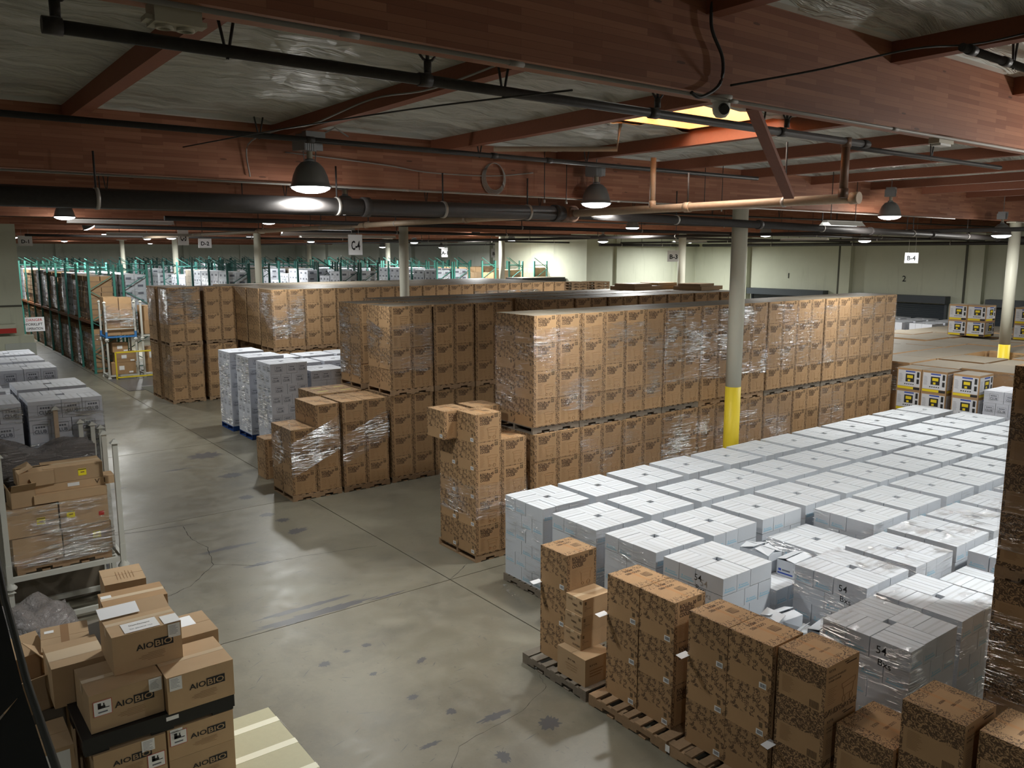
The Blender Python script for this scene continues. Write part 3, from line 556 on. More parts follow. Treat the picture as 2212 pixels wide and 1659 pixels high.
# diagonal red brace, dome camera, junction box
b = MB(); b.bar((5.42, 4.1, 6.3), (6.9, 4.75, 5.72), 0.09, 0.045, M['purlin']); tag(b.build('diagonal_brace'), 'red brown diagonal wooden brace right of the dome camera', 'brace')
e = tag(empty('dome_camera', (4.76, 3.86, 6.24)), 'white dome security camera under the near laminated beam', 'camera')
b = MB(); b.lathe([(0.001, 0.03), (0.075, 0.03), (0.075, 0.0), (0.065, -0.01)], M['camwhite'], 20); b.build('base', e)
b = MB(); b.lathe([(0.06, 0.0), (0.062, -0.05), (0.055, -0.085), (0.035, -0.11), (0.001, -0.118)], M['camwhite'], 20); b.build('body', e)
b = MB(); b.tube([(-0.03, -0.04, -0.055), (-0.055, -0.075, -0.075)], 0.034, M['genblack'], 14); b.build('eye', e)
e = tag(empty('junction_box', (1.13, 3.95, 6.18)), 'beige electrical box with two round openings at the upper left', 'box'); b = MB(); b.box(-0.1, 0.1, -0.07, 0.07, 0, 0.09, M['beige']); b.box(-0.13, 0.13, -0.04, 0.04, 0.01, 0.03, M['beige']); b.build('housing', e)
for sx in (-0.045, 0.045): b = MB(); b.lathe([(0.038, 0.0), (0.04, -0.012), (0.028, -0.014), (0.026, 0.0)], M['beige'], 14, (sx, 0, 0)); b.disc((sx, 0, -0.003), 0.026, M['genblack'], 12, up=False); b.build('round_opening', e)
e = tag(empty('smoke_detector', (8.0, 3.9, 6.2)), 'small flat detector box under the near beam at the right', 'detector'); b = MB(); b.box(-0.14, 0.14, -0.05, 0.05, 0.0, 0.05, M['beige']); b.box(-0.1, 0.1, -0.045, 0.045, -0.02, 0.0, M['camwhite']); b.build('housing', e)
b = MB(); b.box(-0.12, 0.12, -0.06, 0.06, -0.05, 0.02, M['lampmetal']); b.tube([(0.1, 0, 0), (0.3, 0.05, 0.1), (0.45, 0, 0.0)], 0.01, M['cable'], 5); tag(b.build('ballast_box', None, (4.2, 9.4, 6.58)), 'grey ballast box above the largest lamp', 'box')
# fluorescent strips
def strip(x, y, z, L, along, label, lit):
    e = tag(empty('fluorescent_fixture', (x, y, z), 0 if along == 'X' else PI / 2), label, 'lamp', 'fluorescent strip fixtures')
    b = MB(); b.face([(-L / 2, -0.13, 0.0), (L / 2, -0.13, 0), (L / 2, -0.05, 0.08), (-L / 2, -0.05, 0.08)], M['lampwhite']); b.face([(L / 2, 0.13, 0.0), (-L / 2, 0.13, 0), (-L / 2, 0.05, 0.08), (L / 2, 0.05, 0.08)], M['lampwhite']); b.box(-L / 2, L / 2, -0.05, 0.05, 0.06, 0.1, M['lampwhite']); b.build('housing', e)
    for sy in (-0.05, 0.05): b = MB(); b.tube([(-L / 2 + 0.04, sy, 0.02), (L / 2 - 0.04, sy, 0.02)], 0.016, M['tube' if lit else 'lampwhite'], 8); b.build('tube', e)
    b = MB()
    for sx in (-1, 1): b.tube([(sx * L * 0.35, 0, 0.1), (sx * L * 0.35, 0, (6.9 if y > 17 else 6.8) - z)], 0.008, M['cable_dark'], 5)
    b.build('hanger', e)
strip(15.35, 9.3, 5.72, 1.25, 'X', 'bright fluorescent strip left of the lamp at the right', True)
strip(14.5, 29.5, 5.75, 4.0, 'X', 'long fluorescent strip above the middle right racks', True)
strip(9.9, 21.4, 5.8, 1.5, 'X', 'fluorescent strip left of the second pale column', True)
strip(10.8, 24.0, 5.7, 2.4, 'X', 'thin strip lamp right of the hanging sign C-4', False)
strip(5.2, 24.0, 5.95, 2.6, 'X', 'long strip lamp below the bright lamp at the left', False)
strip(7.3, 30.0, 5.75, 2.6, 'X', 'dark strip fixture at the left before the far wall', False)
strip(32.5, 28.0, 5.7, 2.4, 'X', 'strip lamp near the cream room block', True)
strip(34, 22.5, 5.75, 2.4, 'Y', 'empty strip frame above dock number 1', False)

# ================================================================== SIGNS
def sign(x, y, z, w, h, txt, label, rz=0.0, hang=0.35, size=0.6, tx=None):
    e = tag(empty('aisle_sign', (x, y, z), rz), label, 'sign', 'white location signs')
    b = MB(); b.box(-w / 2, w / 2, -0.02, 0.02, -h / 2, h / 2, M['paper']); b.build('panel', e)
    for s in (-1, 1):
        b = MB(); b.text(txt, (0, s * 0.024, -h * 0.24), X3 * (1 if s < 0 else -1), Z3, h * size, M['black_ink'], 'c', 0.025, tx); b.build('lettering', e)
    if hang:
        b = MB()
        for sx in (-1, 1): b.tube([(sx * w * 0.25, 0, h / 2), (sx * w * 0.25, 0, h / 2 + hang if hang < 0.2 else 6.9 - z)], 0.006, M['conduit'], 5)
        b.build('hanger', e)
sign(8.72, 17.45, 5.37, 0.34, 0.46, 'C-4', 'large white hanging sign reading C-4', 0.0, 0.17, 0.62, 0.22)
sign(8.6, 30.6, 5.75, 0.36, 0.6, 'C-3', 'white hanging sign reading C-3 beside a column', 0.0, 0.3, 0.55, 0.2)
sign(33.4, 17.1, 4.98, 0.56, 0.42, 'B-4', 'white sign reading B-4 above the number 2', -PI / 2, 0.5, 0.62)
sign(33.9, 30.3, 5.0, 0.66, 0.6, 'B-3', 'white sign reading B-3 on the cream block', -0.75, 0.5, 0.55)
sign(33.9, 43.3, 4.9, 0.6, 0.8, 'B-2', 'small white hanging sign reading B-2', -0.7, 0.4, 0.5)
sign(34.5, 47.4, 5.15, 0.55, 0.62, 'B-1', 'small faint white sign left of sign B-2', -0.7, 0.4, 0.5)
sign(28.5, 44.6, 5.2, 0.4, 0.6, 'A-1', 'tiny grey sign above the middle racks', -0.7, 0.4, 0.5)
sign(5.1, 42.0, 5.7, 0.55, 0.44, 'D-1', 'white sign reading D-1 at the far left', 0.0, 0.3, 0.5)
sign(13.5, 44.2, 5.68, 0.66, 0.5, 'D-2', 'white sign reading D-2 in the dim background', 0.0, 0.3, 0.55)
for n, y in (('1', 28.6), ('2', 21.75)):
    b = MB(); b.text(n, (XW - 0.03, y, 3.72), Y3 * -1, Z3, 0.42, M['black_ink'], 'c', 0.01); tag(b.build('dock_number'), 'black painted number %s above the %s dock door' % (n, 'left' if n == '1' else 'right'), 'number')
e = tag(empty('danger_sign', (4.75, 38.6, 2.3)), 'grey warning sign reading DANGER FORKLIFT OPERATION at the partition corner', 'sign')
b = MB(); b.box(-0.33, 0.36, -0.01, 0.01, -0.3, 0.28, M['paper']); b.build('panel', e)
for k, (t, c) in enumerate((('DANGER', 'red_ink'), ('FORKLIFT', 'black_ink'), ('OPERATION', 'black_ink'))):
    b = MB(); b.text(t, (0, -0.014, 0.12 - k * 0.18), X3, Z3, 0.15, M[c], 'c', 0.012, 0.58); b.build('lettering', e)
b = MB(); b.tube([(-0.3, 0, 0), (-1.2, -0.1, 0)], 0.015, M['cable_dark'], 5); b.build('bracket', e)

# ================================================================== CARTON MESHES
def small_lines(b, o, ux, uy, x0, x1, y, n, dy, m, h=0.004):
    for k in range(n):
        w = x0 + (x1 - x0) * (0.6 + 0.4 * R()); b.rect(o, ux, uy, x0, w, y - k * dy - h, y - k * dy, m)
def cooler_face(b, w, h, num):
    """printing on the -Y face (origin bottom centre, face at y=-d/2 handled by caller through o)"""
def carton_mesh(kind, lx, ly, h, detail=True, dusty=False):
    b = MB(); x0, x1, y0, y1 = -lx / 2, lx / 2, -ly / 2, ly / 2; e = 0.0012
    if kind in ('45', '30'):
        b.box(x0, x1, y0, y1, 0, h, M['card'], M['card_front'], M['card_side'], M['dust'] if dusty else M['card_top'])
        o = Vector((x0, y0 - e, 0))
        if detail:
            w = lx
            b.text('ROLLRo ' + num[kind], o + X3 * w * 0.17 + Z3 * h * 0.82, X3, Z3, h * 0.125, M['ink'], 'l', 0.034, w * 0.53)
            b.text('WHEELED', o + X3 * w * 0.17 + Z3 * h * 0.72, X3, Z3, h * 0.125, M['ink'], 'l', 0.034, w * 0.47)
            b.text('COOLER', o + X3 * w * 0.17 + Z3 * h * 0.62, X3, Z3, h * 0.125, M['ink'], 'l', 0.034, w * 0.38)
            b.rect(o, X3, Z3, w * 0.74, w * 0.87, h * 0.84, h * 0.97, M['logo'])
            for k in range(3): b.rect(o + Y3 * -0.0006, X3, Z3, w * (0.765 + 0.03 * k), w * (0.775 + 0.03 * k), h * 0.87, h * 0.94, M['card'])
            small_lines(b, o, X3, Z3, w * 0.17, w * 0.36, h * 0.55, 11, h * 0.04, M['ink_soft'], h * 0.009)
            b.rect(o, X3, Z3, w * 0.17, w * 0.4, h * 0.92, h * 0.93, M['ink_soft'])
            P = lambda u, v: (x0 + w * u, y0 - e, h * v)
            for a, c in (((.44, .49), (.62, .53)), ((.62, .53), (.86, .50)), ((.86, .50), (.84, .43)), ((.44, .49), (.46, .43)), ((.46, .43), (.84, .43)), ((.48, .43), (.49, .22)), ((.49, .22), (.66, .16)), ((.80, .43), (.79, .24)), ((.5, .33), (.8, .34))): b.bar(P(*a), P(*c), 0.002, 0.0035, M['ink_faint'])
            for cx, cr in ((.53, .035), (.73, .055)):
                L = [P(cx + cr * math.cos(t), .15 + cr * 1.1 * math.sin(t)) for t in [2 * PI * k / 12 for k in range(12)]]
                for k in range(12): b.bar(L[k], L[(k + 1) % 12], 0.002, 0.006, M['ink_soft'])
            s = Vector((x0 - e, y1, 0)); ux = -Y3     # -X face, left edge is +Y
            b.rect(s, ux, Z3, ly * 0.80, ly * 0.88, h * 0.22, h * 0.33, M['logo'])
            if not dusty:
                b.text('GOOD VIBES', (0.02 * lx, ly * 0.24, h + e), -X3, -Y3, lx * 0.12, M['ink'], 'c', 0.012, lx * 0.46)
                b.text('INSIDE', (0.0, ly * 0.38, h + e), -X3, -Y3, lx * 0.12, M['ink'], 'c', 0.012, lx * 0.27)
                for k in range(6): b.rect((0, 0, h + e), X3, Y3, lx * (0.12 + 0.03 * k), lx * (0.13 + 0.03 * k), -ly * (0.12 + 0.012 * k), ly * 0.02 + 0.004 * k, M['ink'])
                for q in ((0.10, 0.32, -0.145, -0.135), (0.10, 0.32, 0.045, 0.055), (0.10, 0.11, -0.145, 0.055), (0.31, 0.32, -0.145, 0.055)): b.rect((0, 0, h + e), X3, Y3, lx * q[0], lx * q[1], ly * q[2], ly * q[3], M['ink'])
    elif kind == 'power':
        b.box(x0, x1, y0, y1, 0, h, M['card'], M['d_front'], M['d_side'], M['d_top'])
        o = Vector((x0, y0 - e, 0)); w = lx
        if detail:
            b.text('RYYR', o + X3 * w * 0.08 + Z3 * h * 0.87, X3, Z3, h * 0.07, M['ink'], 'l', 0.01, w * 0.2)
            b.text('ROLLR 45 WHEELED', o + X3 * w * 0.08 + Z3 * h * 0.74, X3, Z3, h * 0.055, M['ink'], 'l', 0.01, w * 0.52)
            b.text('POWER COOLER', o + X3 * w * 0.08 + Z3 * h * 0.67, X3, Z3, h * 0.055, M['ink'], 'l', 0.01, w * 0.38)
            b.rect(o, X3, Z3, w * 0.55, w * 0.68, h * 0.93, h * 0.95, M['ink']); b.rect(o, X3, Z3, w * 0.6, w * 0.92, h * 0.885, h * 0.91, M['ink'])
            small_lines(b, o, X3, Z3, w * 0.08, w * 0.36, h * 0.54, 9, h * 0.038, M['ink_soft'], h * 0.01)
            P = lambda u, v: (x0 + w * u, y0 - e, h * v)
            for a, c in (((.5, .52), (.92, .56)), ((.92, .56), (.9, .46)), ((.5, .52), (.52, .42)), ((.52, .42), (.9, .46)), ((.55, .42), (.57, .26)), ((.57, .26), (.84, .28)), ((.84, .28), (.87, .45))): b.bar(P(*a), P(*c), 0.003, 0.004, M['ink_soft'])
            for cx, cr in ((.58, .045), (.8, .05)):
                L = [P(cx + cr * math.cos(t), .2 + cr * 1.4 * math.sin(t)) for t in [2 * PI * k / 12 for k in range(12)]]
                for k in range(12): b.bar(L[k], L[(k + 1) % 12], 0.003, 0.005, M['ink_soft'])
            s = Vector((x0 - e, y1, 0)); ux = -Y3
            small_lines(b, s, ux, Z3, ly * 0.12, ly * 0.38, h * 0.5, 12, h * 0.028, M['ink_soft'], h * 0.008)
            for k in range(9): b.rect(s, ux, Z3, ly * (0.70 + 0.022 * k), ly * (0.71 + 0.022 * k), h * 0.11, h * 0.26, M['ink'])
            b.text('GOOD VIBES', (0.06 * lx, -ly * 0.06, h + e), -X3, -Y3, lx * 0.07, M['ink'], 'c', 0.0, lx * 0.3); b.text('INSIDE', (-0.1 * lx, ly * 0.1, h + e), -X3, -Y3, lx * 0.07, M['ink'], 'c', 0.0, lx * 0.17)
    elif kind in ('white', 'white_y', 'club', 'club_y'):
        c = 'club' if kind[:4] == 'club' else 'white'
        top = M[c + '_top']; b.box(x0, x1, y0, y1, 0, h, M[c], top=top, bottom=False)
        if kind[-2:] == '_y':            # long side runs along Y: the stripes must follow it
            b.uv[4] = [(0, 0), (0, 1), (1, 1), (1, 0)]
        if detail and c == 'white':      # printed bar on the two short ends
            if kind == 'white':
                for o, ux in ((Vector((x0 - e, y1, 0)), -Y3), (Vector((x1 + e, y0, 0)), Y3)):
                    b.rect(o, ux, Z3, ly * 0.1, ly * 0.9, h * 0.13, h * 0.21, M['bluebar']); b.rect(o, ux, Z3, ly * 0.3, ly * 0.8, h * 0.27, h * 0.33, M['bluebar']); b.rect(o, ux, Z3, ly * 0.15, ly * 0.24, h * 0.25, h * 0.38, M['bluebar'])
            else:
                for o, ux in ((Vector((x0, y0 - e, 0)), X3), (Vector((x1, y1 + e, 0)), -X3)):
                    b.rect(o, ux, Z3, lx * 0.1, lx * 0.9, h * 0.13, h * 0.21, M['bluebar']); b.rect(o, ux, Z3, lx * 0.3, lx * 0.8, h * 0.27, h * 0.33, M['bluebar']); b.rect(o, ux, Z3, lx * 0.15, lx * 0.24, h * 0.25, h * 0.38, M['bluebar'])
        if detail and c == 'club':
            for o, ux, w in ((Vector((x0, y0 - e, 0)), X3, lx), (Vector((x0 - e, y1, 0)), -Y3, ly)):
                cx, cz = w * 0.5, h * 0.5; W2, H2 = 0.10, 0.075
                for q in ((cx - W2, cx + W2, cz + H2 - .005, cz + H2), (cx - W2, cx + W2, cz - H2, cz - H2 + .005), (cx - W2, cx - W2 + .005, cz - H2, cz + H2), (cx + W2 - .005, cx + W2, cz - H2, cz + H2)): b.rect(o, ux, Z3, q[0], q[1], q[2], q[3], M['grey_ink'])
                b.text('CLUB', o + ux * cx + Z3 * (cz - H2 + 0.014), ux, Z3, 0.075, M['grey_ink'], 'c', 0.03, 0.165)
                for k in range(4): b.rect(o, ux, Z3, cx - 0.065 + 0.034 * k, cx - 0.04 + 0.034 * k, cz + 0.018, cz + 0.045, M['grey_ink'])
    return b
num = {'45': '45', '30': '30'}
class Lot:
    """all cartons of one kind: the 300 that show largest become objects, the rest one 'stuff' mesh"""
    def __init__(s, name, group, cat='carton', cap=296): s.name = name; s.group = group; s.cat = cat; s.cap = cap; s.L = []; s.mesh = {}
    def add(s, mk, x, y, z, label, vis=True, rz=0.0, sc=None): s.L.append((mk, x, y, z, label, vis, rz, sc))
    def get(s, mk, detail=True):
        k = (mk, detail)
        if k not in s.mesh: s.mesh[k] = carton_mesh(*mk, detail=detail) if len(mk) == 4 else carton_mesh(mk[0], mk[1], mk[2], mk[3], detail, mk[4])
        return s.mesh[k]
    def finish(s):
        dist = lambda a: (0 if a[5] else 1, a[1] ** 2 + a[2] ** 2 + (a[3] - CAMZ) ** 2)
        s.L.sort(key=dist); mc = {}; out = []
        for i, (mk, x, y, z, lb, vis, rz, sc) in enumerate(s.L):
            if i < s.cap and vis:
                far = math.hypot(x, y) > 24
                k = (mk, not far)
                if k not in mc: mc[k] = s.get(mk, True).mesh(s.name)
                o = put(s.name, mc[k], None, (x, y, z), rz); tag(o, lb, s.cat, s.group); out.append(o)
                if sc: o.scale = sc
            else:
                out.append(None)
        rest = [a for i, a in enumerate(s.L) if not (i < s.cap and a[5])]
        if rest:
            B = MB()
            for (mk, x, y, z, lb, vis, rz, sc) in rest:
                src = s.get(mk, bool(vis)); b0 = len(B.v); ca, sa = math.cos(rz), math.sin(rz); nb = src if vis else s.get(mk, False)
                B.v += [(x + v[0] * ca - v[1] * sa, y + v[0] * sa + v[1] * ca, z + v[2]) for v in nb.v]
                for m_ in nb.mats: B.mi(m_)
                for f, mi, u, sm in zip(nb.f, nb.m, nb.uv, nb.sm): B.f.append(tuple(q + b0 for q in f)); B.m.append(B.mi(nb.mats[mi])); B.uv.append(u); B.sm.append(sm)
            o = B.build(s.name + '_rest'); tag(o, 'remaining farther ' + s.group, s.cat, s.group, 'stuff')
        return out
LW = Lot('white_carton', 'plain white cartons of the white pallet field'); LC = Lot('club_carton', 'white cartons printed with a club logo')
L45 = Lot('large_cooler_carton', 'brown printed 45 wheeled cooler cartons'); L30 = Lot('small_cooler_carton', 'brown printed 30 wheeled cooler cartons'); LP = Lot('power_cooler_carton', 'dense patterned brown cooler cartons')

# ================================================================== PALLETS
def pallet_parts(L, Wd, hgt, mtl, along='X'):
    """stringers run along X for length L; deck boards across; returned as (name, mesh builder, offset)"""
    out = []; m = M[mtl]; th = 0.018
    for sy in (-1, 0, 1):
        b = MB(); y = sy * (Wd / 2 - 0.02); a = L / 2; zt, zb = hgt - th, th; n1, n2, zn = a * 0.62, a * 0.28, zb + (zt - zb) * 0.42
        for (xa, xb, z0) in ((-a, -n1, zb), (-n1, -n2, zn), (-n2, n2, zb), (n2, n1, zn), (n1, a, zb)): b.box(xa, xb, y - 0.02, y + 0.02, z0, zt, m)
        out.append(('stringer', b))
    nb = 7
    for k in range(nb):
        w = 0.13 if k in (0, nb - 1) else 0.095; x = -L / 2 + 0.065 + (L - 0.13) * k / (nb - 1); b = MB(); b.box(x - w / 2, x + w / 2, -Wd / 2, Wd / 2, hgt - th, hgt, m); out.append(('deck_board', b))
    for k in (-1, -0.45, 0, 0.45, 1) if hgt < 0.2 else (-1, 0, 1): x = k * (L / 2 - 0.05); b = MB(); b.box(x - 0.05, x + 0.05, -Wd / 2, Wd / 2, 0, th, m); out.append(('bottom_board', b))
    return out
_pm = {}
def pallet(x, y, z, L, Wd, label, mtl='pallet', rz=0.0, parts=False, hgt=0.125, group='wooden pallets under the cartons'):
    key = (round(L, 2), round(Wd, 2), mtl, parts, hgt)
    if key not in _pm:
        P = pallet_parts(L, Wd, hgt, mtl)
        if parts: _pm[key] = [(n, b.mesh(n)) for n, b in P]
        else:
            B = MB()
            for n, b in P:
                b0 = len(B.v); B.v += b.v; B.f += [tuple(q + b0 for q in f) for f in b.f]; B.m += [B.mi(M[mtl])] * len(b.f); B.uv += b.uv; B.sm += b.sm
            _pm[key] = B.mesh('pallet')
    if parts:
        e = empty('pallet', (x, y, z), rz)
        for n, me in _pm[key]: put(n, me, e)
    else: e = put('pallet', _pm[key], None, (x, y, z), rz)
    return tag(e, label, 'pallet', group)

# ================================================================== STRETCH FILM
def wrap(x0, x1, y0, y1, z0, z1, label, m='film', sides='FLRB', top=False, off=0.012, tilt=0.0):
    b = MB(); C4 = [(x0 - off, y1 + off), (x0 - off, y0 - off), (x1 + off, y0 - off), (x1 + off, y1 + off)]
    segs = {'L': (0, 1), 'F': (1, 2), 'R': (2, 3), 'B': (3, 0)}
    for s_, (i, j) in segs.items():
        if s_ not in sides: continue
        a = Vector((*C4[i], 0)); c = Vector((*C4[j], 0)); d = (c - a); n = d.cross(Z3).normalized(); nu, nv = 8, max(3, int((z1 - z0) / 0.16)); ph = R() * 7; b0 = len(b.v)
        for u in range(nu + 1):
            for v in range(nv + 1):
                k = 0 if u in (0, nu) else 1
                z = z0 + (z1 - z0) * v / nv + (tilt * (u / nu - 0.5) if s_ in 'FL' else 0); jit = 0.006 * k * (R() + 0.5 * math.sin(v * 2.1 + ph + u))
                b.v.append(tuple(a + d * u / nu + n * jit + Z3 * z))
        for u in range(nu):
            for v in range(nv):
                q = b0 + u * (nv + 1) + v; b.f.append((q, q + nv + 1, q + nv + 2, q + 1)); b.m.append(b.mi(M[m])); b.uv.append([(0, 0)] * 4); b.sm.append(True)
    if top:
        zz = z1 + 0.004; b.face([(x0 - off, y0 - off, zz), (x1 + off, y0 - off, zz), (x1 + off, y1 + off, zz), (x0 - off, y1 + off, zz)], M[m])
    o = b.build('stretch_wrap'); return tag(o, label, 'stretch wrap', 'clear stretch film wraps')

# ================================================================== BROWN COOLER BLOCKS
TN = ['lower', 'upper']
# --- long two-tier wall of 45 cartons
x45, y45, lx, ly, h = 8.72, 10.86, 0.532, 0.548, 0.485
for p in range(11):
    xs = x45 + 1.086 * p + (R() - .5) * 0.02
    for t in range(2):
        zb = t * 2.068; yo = (R() - .5) * 0.03
        pallet(xs + 0.54, y45 + 0.56 + yo, zb, 1.07, 1.08, 'grey wooden pallet, %s tier of long brown wall, %s from aisle' % (TN[t], ORD[p]), 'pallet_grey' if p not in (4, 5) or t == 0 else 'pallet')
        for c in range(2):
            for d in range(2):
                for l in range(4):
                    vis = (d == 0 and (t == 1 or l >= 2 or p == 0)) or (d == 1 and (t == 1 and l == 3)) or (p == 0 and c == 0 and (t == 1))
                    lb = 'brown 45 carton, %s wall tier, %s layer, %s %s column from aisle' % (TN[t], ORD[l], ORD[p * 2 + c], 'front' if d == 0 else 'rear')
                    L45.add(('45', lx, ly, h, True) if (t == 1 and l == 3) else ('45', lx, ly, h), xs + 0.275 + c * 0.534 + (R() - .5) * 0.005, y45 + 0.275 + d * 0.553 + yo + (R() - .5) * 0.008, zb + 0.126 + l * (h + 0.0005), lb, vis)
        if t == 1 or p in (1, 2, 3, 4, 5, 6, 8):
            z0, z1 = (zb + 0.35, zb + 1.85) if t else (0.9, 1.95)
            if p >= 3: z0, z1 = zb + 0.55 if t else 0.9, zb + (1.9 if p > 7 else 2.0) if t else 1.98
            wrap(xs, xs + 1.075, y45 + yo, y45 + 1.1, z0, z1, 'clear film round %s pallet, %s tier, long brown wall' % (ORD[p], TN[t]), 'film_strong' if (t and p in (3, 4, 5)) or (not t and p == 3) else 'film', 'FL' if p == 0 else 'F', tilt=0.15 * (R() - .5))
# --- single stack in front of the wall (five and four cartons high)
sx, sy = 7.53, 10.92
pallet(sx + 0.54, sy + 0.6, 0, 1.06, 1.18, 'reddish wooden pallet under the tall brown stack beside the white field', 'pallet', parts=True, rz=PI / 2 * 0)
for c in range(2):
    for d in range(2):
        for l in range(5):
            if c == 1 and l == 4: continue
            if d == 1 and c == 0 and l == 4: continue
            L45.add(('45', lx, ly, h), sx + 0.27 + c * 0.54, sy + 0.28 + d * 0.56, 0.126 + l * (h + 0.0005), 'brown 45 carton of near stack, %s layer, %s side, %s' % (ORD[l], ('aisle', 'inner')[c], ('front', 'rear')[d]))
L45.add(('45', lx, ly, h), sx + 0.02, sy + 0.84, 0.126 + 4 * (h + 0.0005), 'brown carton overhanging the aisle at the top left of the near stack')
L45.add(('45', lx, ly, h), sx + 0.65, sy + 0.84, 0.126 + 4 * (h + 0.0005), 'brown carton at the rear on top of the near five high stack')
wrap(sx, sx + 1.08, sy, sy + 1.12, 0.75, 1.35, 'clear film band round the near five high brown stack', 'film', 'FL')
# --- 30 cartons
l30 = ('30', 0.548, 0.53, 0.47); h3 = 0.4705; t30 = 0.126 + 4 * h3
def pal30(x, y, layers, tier, nm, vis='F', cols=(0, 1), hts=None, dusty=False, w=True, mtl='pallet', sides='F', ground=True):
    zb = tier * t30
    if ground: pallet(x + 0.555, y + 0.54, zb, 1.12, 1.1, 'wooden pallet under the ' + nm, mtl)
    for c in cols:
        for d in range(2):
            n = (hts or (layers, layers))[c]
            for l in range(n):
                v = (('F' in vis and d == 0) or ('L' in vis and c == 0) or ('T' in vis and l == n - 1))
                if 't' in vis: v = v and l == n - 1
                if 'x' in vis: v = l == n - 1 and d == 0
                mk = l30 + (True,) if (dusty and l == n - 1) else l30
                L30.add(mk, x + 0.275 + c * 0.556 + (R() - .5) * 0.012, y + 0.27 + d * 0.54 + (R() - .5) * 0.012, zb + 0.126 + l * h3, 'brown 30 carton, %s layer, %s %s, %s' % (ORD[l], ('left', 'right')[c], ('front', 'rear')[d], nm), v)
pal30(6.44, 16.1, 0, 0, 'half empty pallet by aisle', 'FL', hts=(3, 4))
wrap(6.44, 7.55, 16.1, 17.17, 0.75, 1.5, 'slanting film on the half empty pallet by the aisle', 'film_strong', 'FL', tilt=0.5)
pal30(7.61, 16.08, 4, 0, 'four high pallet beside the aisle', 'FT'); wrap(7.6, 8.73, 16.08, 17.15, 0.85, 1.5, 'bunched diagonal film on the four high brown pallet', 'film_strong', 'F', tilt=0.5)
pal30(7.61, 17.35, 4, 0, 'pallet behind the four high one', 'T')
for k, (xx, yy) in enumerate(((7.75, 17.6), (8.3, 17.55), (7.8, 18.1), (8.35, 18.05))):
    b = MB(); b.rect((xx, yy, t30 + 0.003), X3, Y3, 0, 0.26, 0, 0.1, M['yellow_faded']); tag(b.build('yellow_sticker'), 'faded yellow sticker on a low brown pallet top, %s' % ('front left', 'front right', 'rear left', 'rear right')[k], 'sticker', 'faded yellow stickers')
for p, x in enumerate((8.82, 9.98, 11.14)):
    for t in range(2):
        pal30(x, 16.1, 4, t, '%s tier, %s double stack right of aisle' % (TN[t], ORD[p]), 'FL' if p == 0 and t else 'F', dusty=t == 1)
wrap(8.82, 9.93, 16.1, 17.17, t30 + 0.75, t30 + 1.55, 'film round the corner of the first two tier 30 stack', 'film_strong', 'L', tilt=-0.3); wrap(8.82, 9.93, 16.1, 17.17, t30 + 0.5, t30 + 1.6, 'thin film on the front of the first two tier 30 stack', 'film', 'F')
for t in range(2): pal30(8.75, 17.4, 4, t, '%s tier, wrapped stack behind first double stack' % TN[t], 'L', dusty=t == 1)
wrap(8.75, 9.86, 17.4, 18.47, t30 + 0.3, t30 + 1.9, 'film round the stack behind the first two tier stack', 'film_strong', 'L')
for p in range(7):      # continuing row with the gap
    for t in range(2): pal30(13.15 + 1.17 * p, 16.1, 4, t, '%s tier, %s stack behind the long wall' % (TN[t], ORD[p]), ('F' if p == 0 else 'x') if t else '', dusty=t == 1, ground=t == 1)
for j, yy in enumerate((17.35, 18.6)):
    for p in range(11):
        if p == 0: continue
        for t in range(2): pal30(8.85 + 1.17 * p, yy, 4, t, '%s tier, %s stack, %s rear row' % (TN[t], ORD[p], ORD[j]), '', dusty=t == 1, ground=False)
for l in range(2): L30.add(l30, 6.9, 18.4, l * h3, 'brown carton of the small two high pile beside the white club stacks, %s' % ('bottom', 'top')[l])
# far brown stacks by the rack end
for p, (x, y, n) in enumerate(((7.6, 29.42, 'aisle stack'), (8.86, 29.46, 'second stack'), (10.05, 29.6, 'third stack'), (7.55, 30.75, 'wrapped rear aisle stack'))):
    for t in range(2): pal30(x, y, 4, t, '%s tier, far %s' % (TN[t], n), 'FL' if p in (0, 3) else 'F', dusty=t == 1)
wrap(7.6, 8.72, 29.42, 30.5, 0.9, 1.7, 'film on the lower far aisle stack', 'film', 'FL'); wrap(7.6, 8.72, 29.42, 30.5, 2.75, 3.95, 'film on the upper far aisle stack', 'film_strong', 'FL'); wrap(7.55, 8.67, 30.75, 31.8, 2.8, 3.95, 'film on the rear far aisle stack', 'film_strong', 'L')
for p in range(11):
    for j in range(5):
        for t in range(2):
            if j and not t: continue
            pal30(9.86 + 1.13 * p, 25.75 + 1.2 * j, 4, t, '%s tier, back row, %s stack from aisle' % (TN[t], ORD[p]), (('FL' if p == 0 else ('F' if p == 1 else 'x')) if (j == 0 and t) else ''), dusty=t == 1, ground=(j == 0 and t == 1))
wrap(9.86, 10.97, 25.75, 26.83, 2.4, 3.9, 'film round the first upper stack of the back row', 'film_strong', 'FL')
for p in (7, 8, 9): wrap(9.86 + 1.13 * p, 10.97 + 1.13 * p, 25.75, 26.83, 3.2, 3.75, 'film on the orange lit end of the back row, %s' % ('left', 'middle', 'right')[p - 7], 'film_strong', 'F')
fb = MB(); fb.box(-0.7, 0.7, -0.5, 0.5, 0, 0.12, M['tan'], top=M['dust']); fb.box(-0.6, 0.3, -0.4, 0.4, 0.12, 0.2, M['tan']); flatm = fb.mesh('flat_pack')
for k, (x, y) in enumerate(((20.6, 18.9), (19.3, 18.8), (20.9, 17.6))):
    tag(put('flat_pack', flatm, None, (x, y, 2 * t30 + 0.002), 0.1 * k), 'flat brown carton lying on the brown block before the cream room, %s' % ('left', 'middle', 'right')[k], 'carton')

